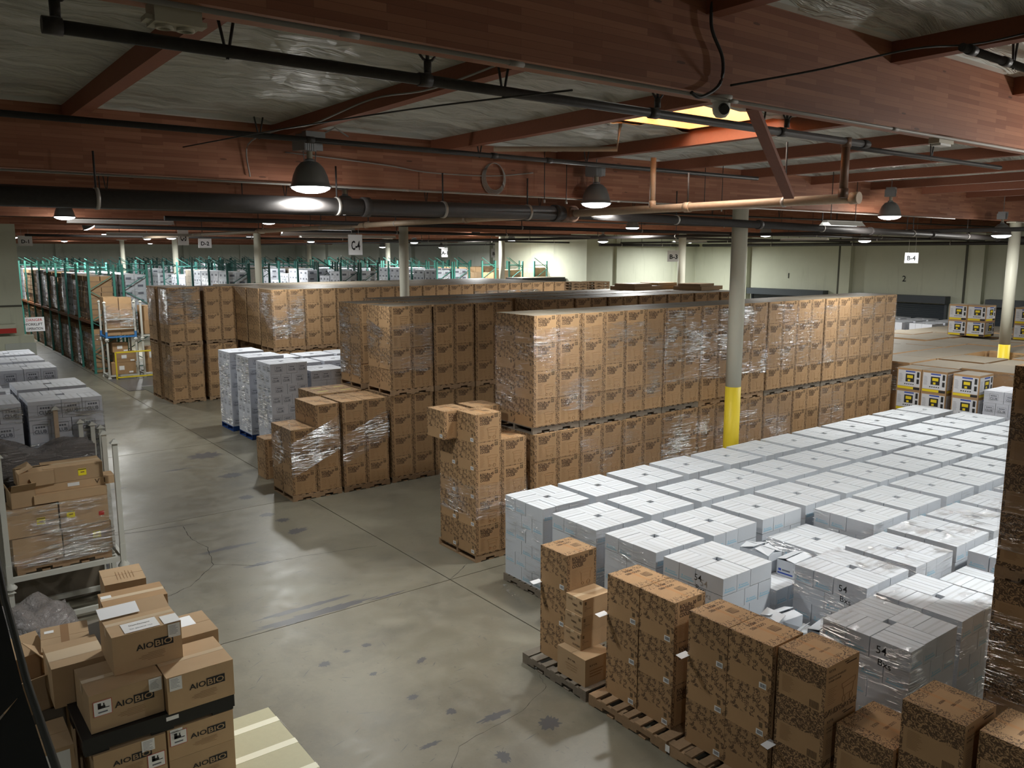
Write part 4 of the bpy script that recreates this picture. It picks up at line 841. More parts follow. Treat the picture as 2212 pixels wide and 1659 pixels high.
# ================================================================== WHITE CARTON FIELD
WA, WB, WH = 0.261, 0.42, 0.2145; SD = 2 * WA + WB
def pin(a, b, par):
    s = 2 * a + b; out = [('x', b / 2, s - a / 2), ('x', b / 2, s - a * 1.5), ('y', a / 2, b / 2), ('y', a * 1.5, b / 2), ('x', 2 * a + b / 2, a / 2), ('x', 2 * a + b / 2, a * 1.5), ('y', b + a / 2, 2 * a + b / 2), ('y', b + a * 1.5, 2 * a + b / 2)]
    nm = ['left corner outer', 'left corner inner', 'near corner outer', 'near corner inner', 'right corner outer', 'right corner inner', 'far corner inner', 'far corner outer']
    if par: out = [('y' if k == 'x' else 'x', y, x) for k, x, y in out]; nm = ['right corner outer', 'right corner inner', 'near corner outer', 'near corner inner', 'left corner outer', 'left corner inner', 'far corner inner', 'far corner outer']
    return list(zip(out, nm))
def wpallet(x, y, layers, nm, lot, kind, a, b, h, expose, ph=0.125, jig=0.004, par0=0, skip=()):
    for l in range(layers):
        top = l == layers - 1
        for i, ((k, cx, cy), pn) in enumerate(pin(a, b, (l + par0) % 2)):
            if (l, i) in skip: continue
            s = 2 * a + b; onL = cx < b * 0.6 and (k == 'y' and cx < a or k == 'x'); onF = cy < b * 0.6 and (k == 'x' and cy < a or k == 'y')
            v = top or ('L' in expose and onL and (layers - l) <= 6) or ('F' in expose and onF)
            if 'z' in expose: v = False
            mk = (kind, b - 0.007, a - 0.007, h - 0.001) if k == 'x' else (kind + '_y', a - 0.007, b - 0.007, h - 0.001)
            lot.add(mk, x + cx + (R() - .5) * jig, y + cy + (R() - .5) * jig, ph + l * h + (R() * 0.006 if top else 0), ('white club' if kind[:4] == 'club' else 'white') + ' carton, %s layer, %s, %s' % (ORD[l] if not top else 'top', pn, nm), v, (R() - .5) * 0.012)
ROWY = [9.11, 7.94, 6.84, 5.78, 4.62, 3.55]
for r, y in enumerate(ROWY):
    for c in range(12):
        x = 7.50 + 1.088 * c + (R() - .5) * 0.05; yy = y + (R() - .5) * 0.05
        if (y + 1.0) / x < 0.40: continue
        n = 6; ex = ''
        if c == 0: ex = 'LF' if r in (0, 3, 4, 5) else 'L'
        if (r, c) in ((3, 0), (5, 0), (5, 1), (4, 1)): ex = 'LF'
        if (r, c) in ((2, 1), (2, 2), (2, 3), (3, 3), (3, 4), (4, 2)): ex = 'LF'
        if (r, c) == (3, 1): n = 4; ex = 'LF'
        if (r, c) == (3, 2): n = 5; ex = 'L'
        if (r, c) == (4, 0): n = 3; ex = ''
        if (r, c) == (5, 2): x += 0.4; n = 5; ex = 'LF'
        if (r, c) in ((3, 0), (4, 1), (5, 0)): x, yy = 7.50 + 1.088 * c, y
        nm = 'pallet %s from aisle, %s row from brown wall' % (ORD[c], ORD[r])
        wpallet(x, yy, n, nm, LW, 'white', WA, WB, WH, ex, par0=1 if n != 5 else 0)
        if c == 0 and r in (0, 1, 3, 4, 5): pallet(x + SD / 2, yy + SD / 2, 0, 0.98, 0.98, 'grey pallet under the first white stack of the %s row' % ORD[r], 'pallet_grey', PI / 2)
        if r in (3, 4, 5) or c == 0 or (c > 5 and R() < 0.5):
            if (r, c) not in ((4, 0), (3, 0)): wrap(x, x + SD, yy, yy + SD, 0.16, 0.125 + n * WH + 0.002, 'film round the white ' + nm, 'film', 'FL', top=(r >= 4 and n == 6), off=0.014)
def open_box(x, y, z, lx, ly, h, rz, label, flaps, m='white', name='open_carton', cat='carton', ang=(0.5, 0.6, 1.2, 1.9)):
    e = tag(empty(name, (x, y, z), rz), label, cat); b = MB(); x0, x1, y0, y1 = -lx / 2, lx / 2, -ly / 2, ly / 2
    b.box(x0, x1, y0, y1, 0, 0.006, M[m]); t = 0.004
    for q in ((x0, x1, y0, y0 + t), (x0, x1, y1 - t, y1), (x0, x0 + t, y0, y1), (x1 - t, x1, y0, y1)): b.box(*q, 0, h, M[m])
    b.build('body', e)
    fl_ = [((x0, y0, h), X3 * lx, Y3, ly / 2), ((x1, y1, h), -X3 * lx, -Y3, ly / 2), ((x0, y1, h), -Y3 * ly, X3, min(lx / 2, ly * 0.5)), ((x1, y0, h), Y3 * ly, -X3, min(lx / 2, ly * 0.5))]
    for i in range(4):
        if not flaps[i]: continue
        o, u, inn, L = fl_[i]; o = Vector(o); a = ang[i]; d = inn * math.cos(a) * L + Z3 * math.sin(a) * L; b = MB(); n = u.cross(d).normalized() * 0.003
        b.obox(o + u / 2 + d / 2 + n, u / 2, d / 2, n, M[m]); b.build('flap', e)
    return e
open_box(9.1, 6.42, 0.985, 0.30, 0.45, 0.25, 0.0, 'open white carton with lifted flaps, the larger of two on a low stack', (1, 1, 1, 1), ang=(0.2, 0.3, 0.35, 0.35))
e = open_box(9.28, 6.02, 0.985, 0.42, 0.26, 0.215, 0.05, 'small open white carton with a dark blue printed bar', (1, 1, 0, 0), ang=(0.15, 0.25, 0, 0))
b = MB(); b.rect((-0.213, 0.13, 0), -Y3, Z3, 0.02, 0.24, 0.03, 0.05, M['blue_ink']); b.rect((-0.213, 0.13, 0), -Y3, Z3, 0.03, 0.07, 0.07, 0.1, M['blue_ink']); b.rect((-0.213, 0.13, 0), -Y3, Z3, 0.085, 0.2, 0.075, 0.095, M['grey_ink']); b.build('blue_print', e)
open_box(7.72, 5.12, 0.77, 0.42, 0.27, 0.21, 0.2, 'open white carton with a flap pointing at the brown stack', (1, 0, 1, 0), ang=(2.4, 0, 2.6, 0))
open_box(8.05, 5.35, 0.77, 0.42, 0.27, 0.21, -0.1, 'half closed white carton in the low gap of the white field', (1, 1, 1, 0), ang=(0.1, 0.3, 0.5, 0))
open_box(8.2, 4.85, 0.77, 0.42, 0.27, 0.21, 0.15, 'loosely shut white carton nearest the wrapped 54 stack', (1, 1, 0, 1), ang=(0.12, 0.2, 0, 0.6))
# handwriting on the three marked stacks
for k, (x, yc, z, s) in enumerate(((7.478, 6.10, 1.30, 'upper left, before the brown cartons'), (8.555, 4.86, 1.30, 'middle, on the wrapped stack'), (7.478, 3.80, 1.30, 'right, on the nearest wrapped stack'))):
    b = MB(); b.text('54', (x - 0.025, yc + 0.02, z), Vector((0.0, -1, 0.02)), Z3, 0.115, M['black_ink'], 'c', 0.004); b.text('Bxs', (x - 0.025, yc - 0.02, z - 0.125), Vector((0.0, -1, -0.12)), Z3, 0.10, M['black_ink'], 'c', 0.004)
    tag(b.build('handwriting'), 'black marker writing 54 Bxs, ' + s, 'writing')
# wisp of loose film on the floor by the first white pallet
b = MB(); pts = [(7.28 - 0.02 * k, 9.75 - 0.11 * k, 0.02 + 0.13 * abs(math.sin(k * 1.1)) * (1 - k / 9)) for k in range(8)]
for k in range(7):
    a, c = Vector(pts[k]), Vector(pts[k + 1]); b.face([a, c, c + Vector((-0.1 - 0.02 * (k % 2), 0, 0.02 * (k % 3))), a + Vector((-0.11, 0.01, 0.03 * (k % 2)))], M['film_strong'], sm=True)
tag(b.build('loose_film'), 'crumpled loose film on the floor beside the first white pallet', 'film')

# ================================================================== WHITE CLUB STACKS ON BLUE PALLETS
CA, CB, CH = 0.285, 0.45, 0.272; CS = 2 * CA + CB
names = ['rear', 'middle', 'front']
for r, (x, y, n) in enumerate(((7.76, 23.75, 8), (7.80, 22.3, 8), (7.76, 20.6, 8))):
    for c in range(9 if r == 2 else 5):
        xx = x + 1.12 * c; nn = n if c == 0 else 7
        if c in (2, 3) and r == 2: nn = 6
        wpallet(xx, y, nn, '%s row, %s stack from aisle' % (names[r], ORD[c]), LC, 'club', CA, CB, CH, ('LF' if c == 0 else '') + ('z' if c > 5 or (r < 2 and c > 3) else ''), 0.15)
        if c == 0: pallet(xx + CS / 2, y + CS / 2, 0, CS, CS, 'blue pallet under the %s white club stack' % names[r], 'bluewood', hgt=0.145, group='blue pallets')
        if c < 2: wrap(xx, xx + CS, y, y + CS, 0.2, 0.15 + nn * CH, 'film round the %s club stack, %s from the aisle' % (names[r], ORD[c]), 'film_strong' if c == 0 else 'film', 'L' if c == 0 else 'FL')
# tall club stacks at the left, two tiers
for r in range(6):
    for c in range(3):
        x = 1.52 - 1.12 * c + (R() - .5) * 0.06; y = 13.95 + 1.35 * r; n = 10 if r < 1 else (10, 10, 9, 10, 10, 10)[r]
        wpallet(x, y, n, 'left side, %s row back, %s from aisle' % (ORD[r], ORD[c]), LC, 'club', CA, CB, CH + 0.012, ('F' if r == 0 else '') if c < 2 else 'z', 0.15)
        if c < 2: wrap(x, x + CS, y, y + CS, 1.6, 0.15 + n * (CH + 0.012) - 0.05, 'film round the left club stack, %s row back, %s from the aisle' % (ORD[r], ORD[c]), 'film_strong', 'FR' if c == 0 else 'F')

# ================================================================== GENERATOR CARTONS AND STOCK AT THE RIGHT
def gen_mesh(w, h, d):
    b = MB(); b.box(0, d, -w / 2, w / 2, 0, h, M['card'], top=M['dust']); o = Vector((-0.002, w / 2, 0)); u = -Y3
    for (o, u, ww) in ((Vector((-0.002, w / 2, 0)), -Y3, w), (Vector((0, -w / 2 - 0.002, 0)), X3, d)):
        q = o + u.cross(Z3) * 0
        b.rect(o, u, Z3, ww * .04, ww * .96, h * .15, h * .9, M['genprint']); n = Z3.cross(u) * -0.002
        n = u.cross(Z3) * 0.0015
        b.rect(o + n, u, Z3, ww * .04, ww * .7, h * .02, h * .13, M['genyellow']); b.rect(o + n, u, Z3, ww * .7, ww * .96, h * .02, h * .13, M['genblack'])
        b.rect(o + n, u, Z3, ww * .36, ww * .72, h * .36, h * .74, M['genblack']); b.rect(o + 2 * n, u, Z3, ww * .42, ww * .66, h * .54, h * .68, M['genyellow']); b.rect(o + 2 * n, u, Z3, ww * .46, ww * .56, h * .38, h * .48, M['genyellow'])
        b.rect(o + n, u, Z3, ww * .82, ww * .92, h * .6, h * .86, M['genblack']); b.rect(o + n, u, Z3, ww * .82, ww * .92, h * .3, h * .52, M['genblack']); b.rect(o + n, u, Z3, ww * .35, ww * .75, h * .82, h * .88, M['blue_ink'])
        for k in range(5): b.rect(o + n, u, Z3, ww * (.32 + .085 * k), ww * (.37 + .085 * k), h * .23, h * .28, M['genblack'])
        small_lines(b, o + n, u, Z3, ww * .08, ww * .26, h * .72, 7, h * .06, M['grey_ink'], h * .012)
    return b.mesh('generator_carton')
GM = gen_mesh(0.63, 0.55, 0.75)
def gen(x, y, z, lb): tag(put('generator_carton', GM, None, (x, y, z)), lb, 'carton', 'printed generator cartons')
for p, ys in enumerate((10.58, 9.93, 9.16)):
    for l in range(4): gen(21.0, ys, 0.02 + l * 0.552, 'generator carton facing the white field, %s layer, %s column' % (ORD[l], ('left', 'middle', 'right')[p]))
topm = MB(); topm.box(0, 1.5, -0.62, 0.62, 0, 2.2, M['card'], top=M['dust']); tm = topm.mesh('long_carton')
for i in range(9):
    for j in range(10):
        y = 4.0 + 1.3 * j + (R() - .5) * 0.06; x = 22.15 + 1.56 * i + (R() - .5) * 0.1
        if y / x < 0.36 or y > 17.3: continue
        if abs(x + 0.7 - 26.35) < 1.1 and abs(y - 10.5) < 0.85: continue
        o = tag(put('covered_stock', tm, None, (x, y, 0), (R() - .5) * 0.01), 'dusty topped brown stock pallet, %s back and %s across, in the right hand field' % (ORD[i], ORD[j]), 'carton', 'dusty topped brown stock'); o.scale.z = 0.985 + 0.03 * R()
        if i == 0 or R() < 0.3: wrap(x, x + 1.5, y - 0.62, y + 0.62, 1.3, 2.18, 'film on dusty stock pallet, %s back and %s across' % (ORD[i], ORD[j]), 'film_strong', 'FL')
for (x, y, n) in ((30.8, 13.6, 'left'), (30.8, 11.4, 'right')):
    for k in range(2):
        for l in range(2): gen(x, y + 0.32 - 0.645 * k, 2.24 + l * 0.552, 'generator carton of the raised %s pile, %s layer, %s half' % (n, ('lower', 'upper')[l], ('left', 'right')[k]))
for c in range(1): wpallet(21.0, 7.7, 6, 'stack right of the generator cartons', LC, 'club', CA, CB, CH + .02, 'L', 0.15)
wrap(21.0, 22.0, 7.7, 8.7, 0.2, 1.95, 'film round the club stack beside the generator cartons', 'film', 'L')
for i in range(3):
    for j in range(3): wpallet(36.6 + 1.2 * i, 17.6 + 1.35 * j, 7, 'distant block before dock 2, %s row %s' % (ORD[i], ORD[j]), LC, 'club', CA, CB, CH, 'z', 0.15)

# --- pattern printed tower at the right edge
pwr = ('power', 0.60, 0.54, 0.487); hp = 0.4875
TX, TY = 8.34, 3.22
for t in range(2):
    zb = t * (0.13 + 4 * hp)
    pallet(TX + 0.6, TY - 0.56, zb, 1.12, 1.2, 'wooden pallet, %s tier of the tower at the right edge' % TN[t], 'pallet', PI / 2, parts=True)
    for c in range(2):
        for d in range(2):
            for l in range(4): LP.add(pwr, TX + 0.305 + c * 0.605, TY - 0.275 - d * 0.545, zb + 0.127 + l * hp, 'patterned carton of right edge tower, %s tier, %s layer, %s %s' % (TN[t], ORD[l], ('outer', 'inner')[c], ('left', 'right')[d]), c == 0)
    wrap(TX, TX + 1.2, TY - 1.1, TY, zb + 0.3, zb + 1.75, 'film round the %s tier of the tower at the right edge' % TN[t], 'film', 'L')

# ================================================================== FOREGROUND ROW OF CARTONS
for k in range(5):
    pallet(6.57, 7.17 - 1.25 * k, 0, 1.2, 1.0, 'foreground wooden pallet, %s from the left' % ORD[k], ('pallet_grey', 'pallet', 'pallet', 'pallet', 'pallet')[k], PI / 2, parts=True, hgt=0.135)
b = MB(); b.rect((6.066, 5.33, 0.03), -Y3, Z3, 0, 0.06, 0, 0.08, M['label']); tag(b.build('pallet_label'), 'small white label on a foreground pallet corner', 'label')
def barcode(parent, w, h, ly):
    b = MB(); o = Vector((-w / 2 - 0.0025, ly / 2, 0)); b.rect(o, -Y3, Z3, ly * .74, ly * .90, h * .05, h * .17, M['label'])
    for i in range(6): b.rect(o + Vector((-0.001, 0, 0)), -Y3, Z3, ly * (.765 + .021 * i), ly * (.775 + .021 * i + .004 * (i % 2)), h * .075, h * .15, M['grey_ink'])
    b.build('barcode_label', parent)
fg = ('30', 0.488, 0.497, 0.478); FGO = []
def fgstack(x, y, n, nm, mk, hh, lot):
    for l in range(n): lot.add(mk, x, y, 0.136 + l * hh, 'patterned brown carton, %s from the floor, %s' % (ORD[l], nm), True, (R() - .5) * 0.03)
FGS = [(6.505, 7.40, 3, 'leftmost foreground stack'), (6.515, 6.20, 3, 'left half of second foreground stack'), (6.515, 5.69, 3, 'right half of second foreground stack'), (6.505, 4.99, 3, 'left half of third foreground stack'), (6.505, 4.485, 3, 'right half of third foreground stack')]
for x, y, n, nm in FGS: fgstack(x, y, n, nm, fg, 0.4785, L30)
fp = ('power', 0.52, 0.50, 0.483)
for x, y, n, nm in [(6.545, 3.94, 3, 'dense patterned stack right of the third'), (6.62, 3.33, 2, 'low stack with darker lid'), (6.58, 2.78, 3, 'tall stack at lower right'), (6.62, 2.2, 3, 'stack cut by the right edge')]: fgstack(x, y, n, nm, fp if n == 3 else ('power', 0.60, 0.52, 0.483), 0.4835, LP)
for (x, y, z, s) in [(6.2, 7.66, 1.094, 'leftmost'), (6.21, 6.47, 1.094, 'second'), (6.21, 5.25, 1.094, 'third'), (6.23, 4.2, 0.62, 'fourth'), (6.28, 3.06, 0.62, 'fifth')]:
    b = MB(); b.obox((x, y, z), (0.075, 0, 0.0), (0, 0.04, 0.006), (0, 0, 0.0012), M['paper']); tag(b.build('paper_tag'), 'white card tucked between foreground cartons, %s of five' % s, 'paper')
# gift cartons between the first two stacks
def plain_carton(name, x, y, z, lx, ly, h, label, m='tan', rz=0.0, group=None):
    e = tag(empty(name, (x, y, z), rz), label, 'carton', group); b = MB(); bm = 0.004; x0, x1, y0, y1 = -lx / 2, lx / 2, -ly / 2, ly / 2
    b.box(x0, x1, y0, y1, 0, h - 0.004, M[m]); b.build('body', e)
    b = MB(); b.box(x0 - .001, x1 + .001, y0 - .001, -0.0025, h - 0.004, h, M[m]); b.box(x0 - .001, x1 + .001, 0.0025, y1 + .001, h - 0.004, h, M[m]); b.build('lid_flap', e)
    return e
def tape(e, lx, ly, h, along='X', w=0.05, m='tape', drop=0.08):
    b = MB(); z = h + 0.0012
    if along == 'X':
        b.rect((0, 0, z), X3, Y3, -lx / 2, lx / 2, -w / 2, w / 2, M[m])
        for s in (-1, 1): b.rect((s * (lx / 2 + 0.0022), 0, h), Y3, Z3, -w / 2, w / 2, -drop, 0, M[m])
    else:
        b.rect((0, 0, z), X3, Y3, -w / 2, w / 2, -ly / 2, ly / 2, M[m])
        for s in (-1, 1): b.rect((0, s * (ly / 2 + 0.0022), h), X3, Z3, -w / 2, w / 2, -drop, 0, M[m])
    b.build('tape_strip', e)
e = plain_carton('plain_gift_carton', 6.33, 6.89, 0.136, 0.42, 0.50, 0.34, 'tan carton with a short logo at the foot of the small gift pile', 'tan')
b = MB(); o = Vector((-0.2125, 0.25, 0)); b.text('RYYR', o - Y3 * 0.26 + Z3 * 0.235, -Y3, Z3, 0.032, M['ink'], 'c', 0.01, 0.13)
for k, t in enumerate(('PREMIUM GEAR FOR ALL', 'OUTDOOR ADVENTURES', 'GOOD VIBES INSIDE')): b.text(t, o - Y3 * 0.26 + Z3 * (0.18 - 0.033 * k), -Y3, Z3, 0.02, M['ink_soft'], 'c', 0.0, 0.22 - 0.02 * k)
b.text('RYYR', (-0.08, -0.2525, 0.235), X3, Z3, 0.032, M['ink'], 'c', 0.01, 0.12)
for k in range(3): b.rect((0, -0.2525, 0), X3, Z3, -0.14, 0.08 - 0.02 * k, 0.175 - 0.035 * k, 0.19 - 0.035 * k, M['ink_soft'])
b.build('printed_text', e)
for l in range(3):
    e = plain_carton('gift_carton', 6.46 + 0.01 * l, 7.0 - 0.005 * l, 0.478 + 0.213 * l, 0.46, 0.30, 0.211, 'tan GOOD VIBES OUTSIDE gift carton, %s of three in the small pile' % ('bottom', 'middle', 'top')[l], 'tan', group='good vibes gift cartons'); tape(e, 0.46, 0.30, 0.211, 'X', 0.06, 'tape_light', 0.025)
    b = MB(); o = Vector((-0.233, 0.15, 0))
    for k, (t, a, c) in enumerate((('GOOD', 0.04, 0.155), ('VIBES', 0.11, 0.10), ('OUTSIDE', 0.16, 0.035))): b.text(t, o - Y3 * a + Z3 * c, -Y3, Z3, 0.034, M['ink'], 'l', 0.012, 0.018 * len(t) + 0.005)
    b.rect(o, -Y3, Z3, 0.245, 0.28, 0.15, 0.185, M['logo']); o = Vector((-0.23, -0.152, 0)); b.rect(o, X3, Z3, 0.03, 0.06, 0.14, 0.18, M['logo'])
    for k, t in enumerate(('THE', 'OUTDOORS', 'KIT')): b.text(t, o + X3 * 0.03 + Z3 * (0.105 - 0.022 * k), X3, Z3, 0.018, M['ink'], 'l', 0.0)
    b.build('printed_text', e)

# ================================================================== ASSEMBLE THE LOTS
for lot in (L45, L30, LP, LW, LC):
    outs = lot.finish()
    for o in outs:
        if o is None: continue
        px, py, pz = o.location
        if lot is L30 and px < 7 and py < 8: barcode(o, 0.488, 0.478, 0.497)
        if lot is L45 and px < 8.0 and py < 12: barcode(o, 0.532, 0.485, 0.548)

# ================================================================== PALLET RACKS
def rack(X, Y, nb, H_, label, m='teal', beams=True, bay=2.75, dep=1.0, levels=(2.2,)):
    e = tag(empty('pallet_rack', (X, Y, 0)), label, 'rack', 'green pallet racks')
    fm = MB()
    for x in (0, dep): fm.box(x - 0.045, x + 0.045, -0.035, 0.035, 0, H_, M[m])
    z = 0.3; k = 0
    while z < H_ - 0.35: 
        a, c = (0, dep) if k % 2 else (dep, 0); fm.bar((a, 0, z), (c, 0, z + 0.62), 0.03, 0.03, M[m]); z += 0.66; k += 1
    fm.bar((0, 0, H_ - 0.25), (dep, 0, H_ - 0.25), 0.04, 0.04, M[m]); fm.bar((0, 0, 0.2), (dep, 0, 0.2), 0.04, 0.04, M[m])
    for x in (0, dep): fm.box(x - 0.08, x + 0.08, -0.07, 0.07, 0, 0.012, M[m])
    me = fm.mesh('upright_frame')
    for k in range(nb + 1): put('upright_frame', me, e, (0, k * bay, 0))
    if beams:
        bm = MB(); bm.box(-0.03, 0.03, 0.04, bay - 0.04, -0.06, 0.06, M['orange']); be = bm.mesh('load_beam'); dk = MB()
        for q in range(9): dk.box(0.03, dep - 0.03, 0.1 + q * 0.31, 0.2 + q * 0.31, 0.06, 0.075, M['pallet'])
        de = dk.mesh('deck')
        for k in range(nb):
            for lv in levels:
                put('load_beam', be, e, (0, k * bay, lv)); put('load_beam', be, e, (dep, k * bay, lv)); put('deck', de, e, (0, k * bay, lv))
    return e
def load_mesh(w, d, h, n, m, prints=False, slats=False):
    b = MB(); hh = h / n
    for l in range(n):
        if slats:
            nx = 2
            for c in range(nx): j = (R() - .5) * 0.05; b.box(0.02 + c * w / nx + j, (c + 1) * w / nx - 0.02 + j, 0.01 + abs(j), d - 0.01, l * hh + 0.04, (l + 1) * hh, M[m])
            for y in (0.02, d / 2, d - 0.08): b.box(0, w, y, y + 0.06, l * hh, l * hh + 0.04, M['pallet'])
        else:
            ny = 2 if l % 2 else 3
            for c in range(2):
                for q in range(ny):
                    j = R() * 0.03; b.box(c * w / 2 + 0.006, (c + 1) * w / 2 - 0.006, q * d / ny + 0.006 + j * 0.3, (q + 1) * d / ny - 0.006, l * hh, (l + 1) * hh - 0.006, M[m])
                    if prints and c == 0: b.rect((c * w / 2 + 0.005, (q + 1) * d / ny, l * hh), -Y3, Z3, d / ny * 0.3, d / ny * 0.7, hh * 0.35, hh * 0.65, M['grey_ink'])
                    if prints and q == 0: b.rect((c * w / 2 + 0.006, 0.004, l * hh), X3, Z3, w * 0.13, w * 0.37, hh * 0.35, hh * 0.65, M['grey_ink'])
    return b
LMS = {}
def load(x, y, z, kind, h, label, w=0.98, d=1.18, film_=True):
    k = (kind, round(h, 1), w, d)
    if k not in LMS:
        n = max(2, int(h / (0.22 if kind == 'slat' else 0.3)))
        b = load_mesh(w, d, h, n, {'slat': 'card', 'brown': 'tan', 'white': 'white', 'grey': 'club', 'dark': 'dust'}[kind], kind in ('white', 'grey'), kind == 'slat')
        if film_ and kind != 'brown':
            for (a, c) in (((-0.012, d + .01), (-0.012, -0.012)), ((-0.012, -0.012), (w + 0.012, -0.012))):
                b.face([(a[0], a[1], 0.1), (c[0], c[1], 0.1), (c[0], c[1], h * 0.9), (a[0], a[1], h * 0.9)], M['film'])
        LMS[k] = b.mesh('pallet_load')
    o = put('pallet_load', LMS[k], None, (x, y, z)); return tag(o, label, 'carton stack', 'wrapped loads on the racks')
RX = [(6.95, 39.0, 12, 'teal', 'teal pallet rack along the aisle, nearest its end at the left'), (8.3, 39.0, 12, 'teal', 'teal pallet rack just behind the aisle rack with white club loads'),
      (12.85, 39.0, 9, 'teal_dark', 'dark green rack left of the sign D-2 column'), (13.95, 39.2, 9, 'teal_dark', 'dark green rack by the second pale column'), (18.62, 39, 9, 'teal_dark', 'dark green rack under the sign C-4'), (19.75, 39, 9, 'teal_dark', 'dark green rack right of the sign C-4'),
      (24.4, 39, 8, 'teal', 'green rack left of the distant middle column'), (25.55, 39, 8, 'teal', 'green rack at the distant middle column'), (29.4, 39, 5, 'teal', 'green rack left of the sign B-2'), (31.3, 39, 4, 'teal', 'rightmost green rack holding brown cartons')]
for i, (x, y, nb, m, lb) in enumerate(RX):
    rack(x, y, nb, 4.68, lb, m)
    for k in range(nb):
        for q in range(2):
            yy = y + 0.12 + k * 2.75 + q * 1.3
            if any(x - 0.25 < cx < x + 1.25 and yy - 0.3 < cy < yy + 1.5 for cx, cy in [(13.6, 23.75 + 13.2 * q_) for q_ in range(4)] + [(26.35, 23.1 + 12.5 * q_) for q_ in range(4)]): continue
            if i > 1 and k > 5: continue
            if i == 0: kinds = ('slat', 'slat' if (k + q) % 3 != 2 else 'grey')
            elif i == 1: kinds = (None, 'white')
            elif i >= 8: kinds = (None, 'brown')
            else: kinds = (None, random.choice(['white', 'white', 'grey', 'grey', 'dark']))
            for t in range(2):
                if not kinds[t]: continue
                hgt = (1.8 if i else 1.9) if t == 0 else (1.95 if i < 2 else random.choice([1.3, 1.7, 1.9, 2.0]))
                load(x + 0.02, yy, (0.0 if t == 0 else 2.28), kinds[t], hgt, '%s load, %s level, %s %s bay half, %s rack from left' % (kinds[t].replace('slat', 'brown slatted'), ('floor', 'upper')[t], ORD[k], ('near', 'far')[q], ORD[i]), 0.95, 1.2)
for i, (x, y, nb) in enumerate(((11.2, 63, 5), (16.6, 62, 6), (22.3, 64, 6), (28, 66, 5), (34, 60, 5))):
    rack(x, y, nb, 4.75, 'distant green rack in the dim back of the hall, %s from the left' % ORD[i], 'teal_dark')
    for k in range(nb):
        for q in range(2): load(x + 0.02, y + 0.12 + k * 2.75 + q * 1.3, 2.28, random.choice(['white', 'grey']), 1.9, 'pale load in dim distant rack, %s from left, %s %s bay half' % (ORD[i], ORD[k], ('near', 'far')[q]), 0.95, 1.2)

# ================================================================== STACKING FRAMES
def frame(x, y, z, w, d, h, label, colr='post', foot='post', mids=(), r=0.035):
    e = tag(empty('stacking_frame', (x, y, z)), label, 'frame', 'steel stacking frames')
    for sx in (0, 1):
        for sy in (0, 1):
            px, py = sx * w, sy * d; b = MB(); b.box(px - r, px + r, py - r, py + r, 0.10, h, M[colr]); b.box(px - r - .004, px + r + .004, py - r - .004, py + r + .004, 0.06, 0.34, M[foot]); b.build('post', e)
            b = MB(); b.face([(px - r * 1.9, py - r * 1.9, h - 0.01), (px + r * 1.9, py - r * 1.9, h - 0.01), (px + r * .4, py - r * .4, h + 0.05), (px - r * .4, py - r * .4, h + 0.05)], M[colr])
            b.face([(px + r * 1.9, py + r * 1.9, h - 0.01), (px - r * 1.9, py + r * 1.9, h - 0.01), (px - r * .4, py + r * .4, h + 0.05), (px + r * .4, py + r * .4, h + 0.05)], M[colr])
            b.face([(px - r * 1.9, py + r * 1.9, h - 0.01), (px - r * 1.9, py - r * 1.9, h - 0.01), (px - r * .4, py - r * .4, h + 0.05), (px - r * .4, py + r * .4, h + 0.05)], M[colr]); b.build('post_cap', e)
            b = MB(); b.lathe([(r * 2.4, 0.0), (r * 2.4, 0.02), (r * 1.2, 0.08), (r * 1.2, 0.1)], M[colr], 8, (px, py, 0)); b.build('foot', e)
    b = MB()
    for (a, c) in (((0, 0), (w, 0)), ((0, d), (w, d)), ((0, 0), (0, d)), ((w, 0), (w, d))): b.bar((a[0], a[1], 0.12), (c[0], c[1], 0.12), 0.05, 0.07, M[foot])
    b.build('base_rail', e)
    for zz in mids: b = MB(); b.bar((0, 0, zz), (w, 0, zz), 0.03, 0.04, M[colr]); b.build('cross_rail', e)
    return e
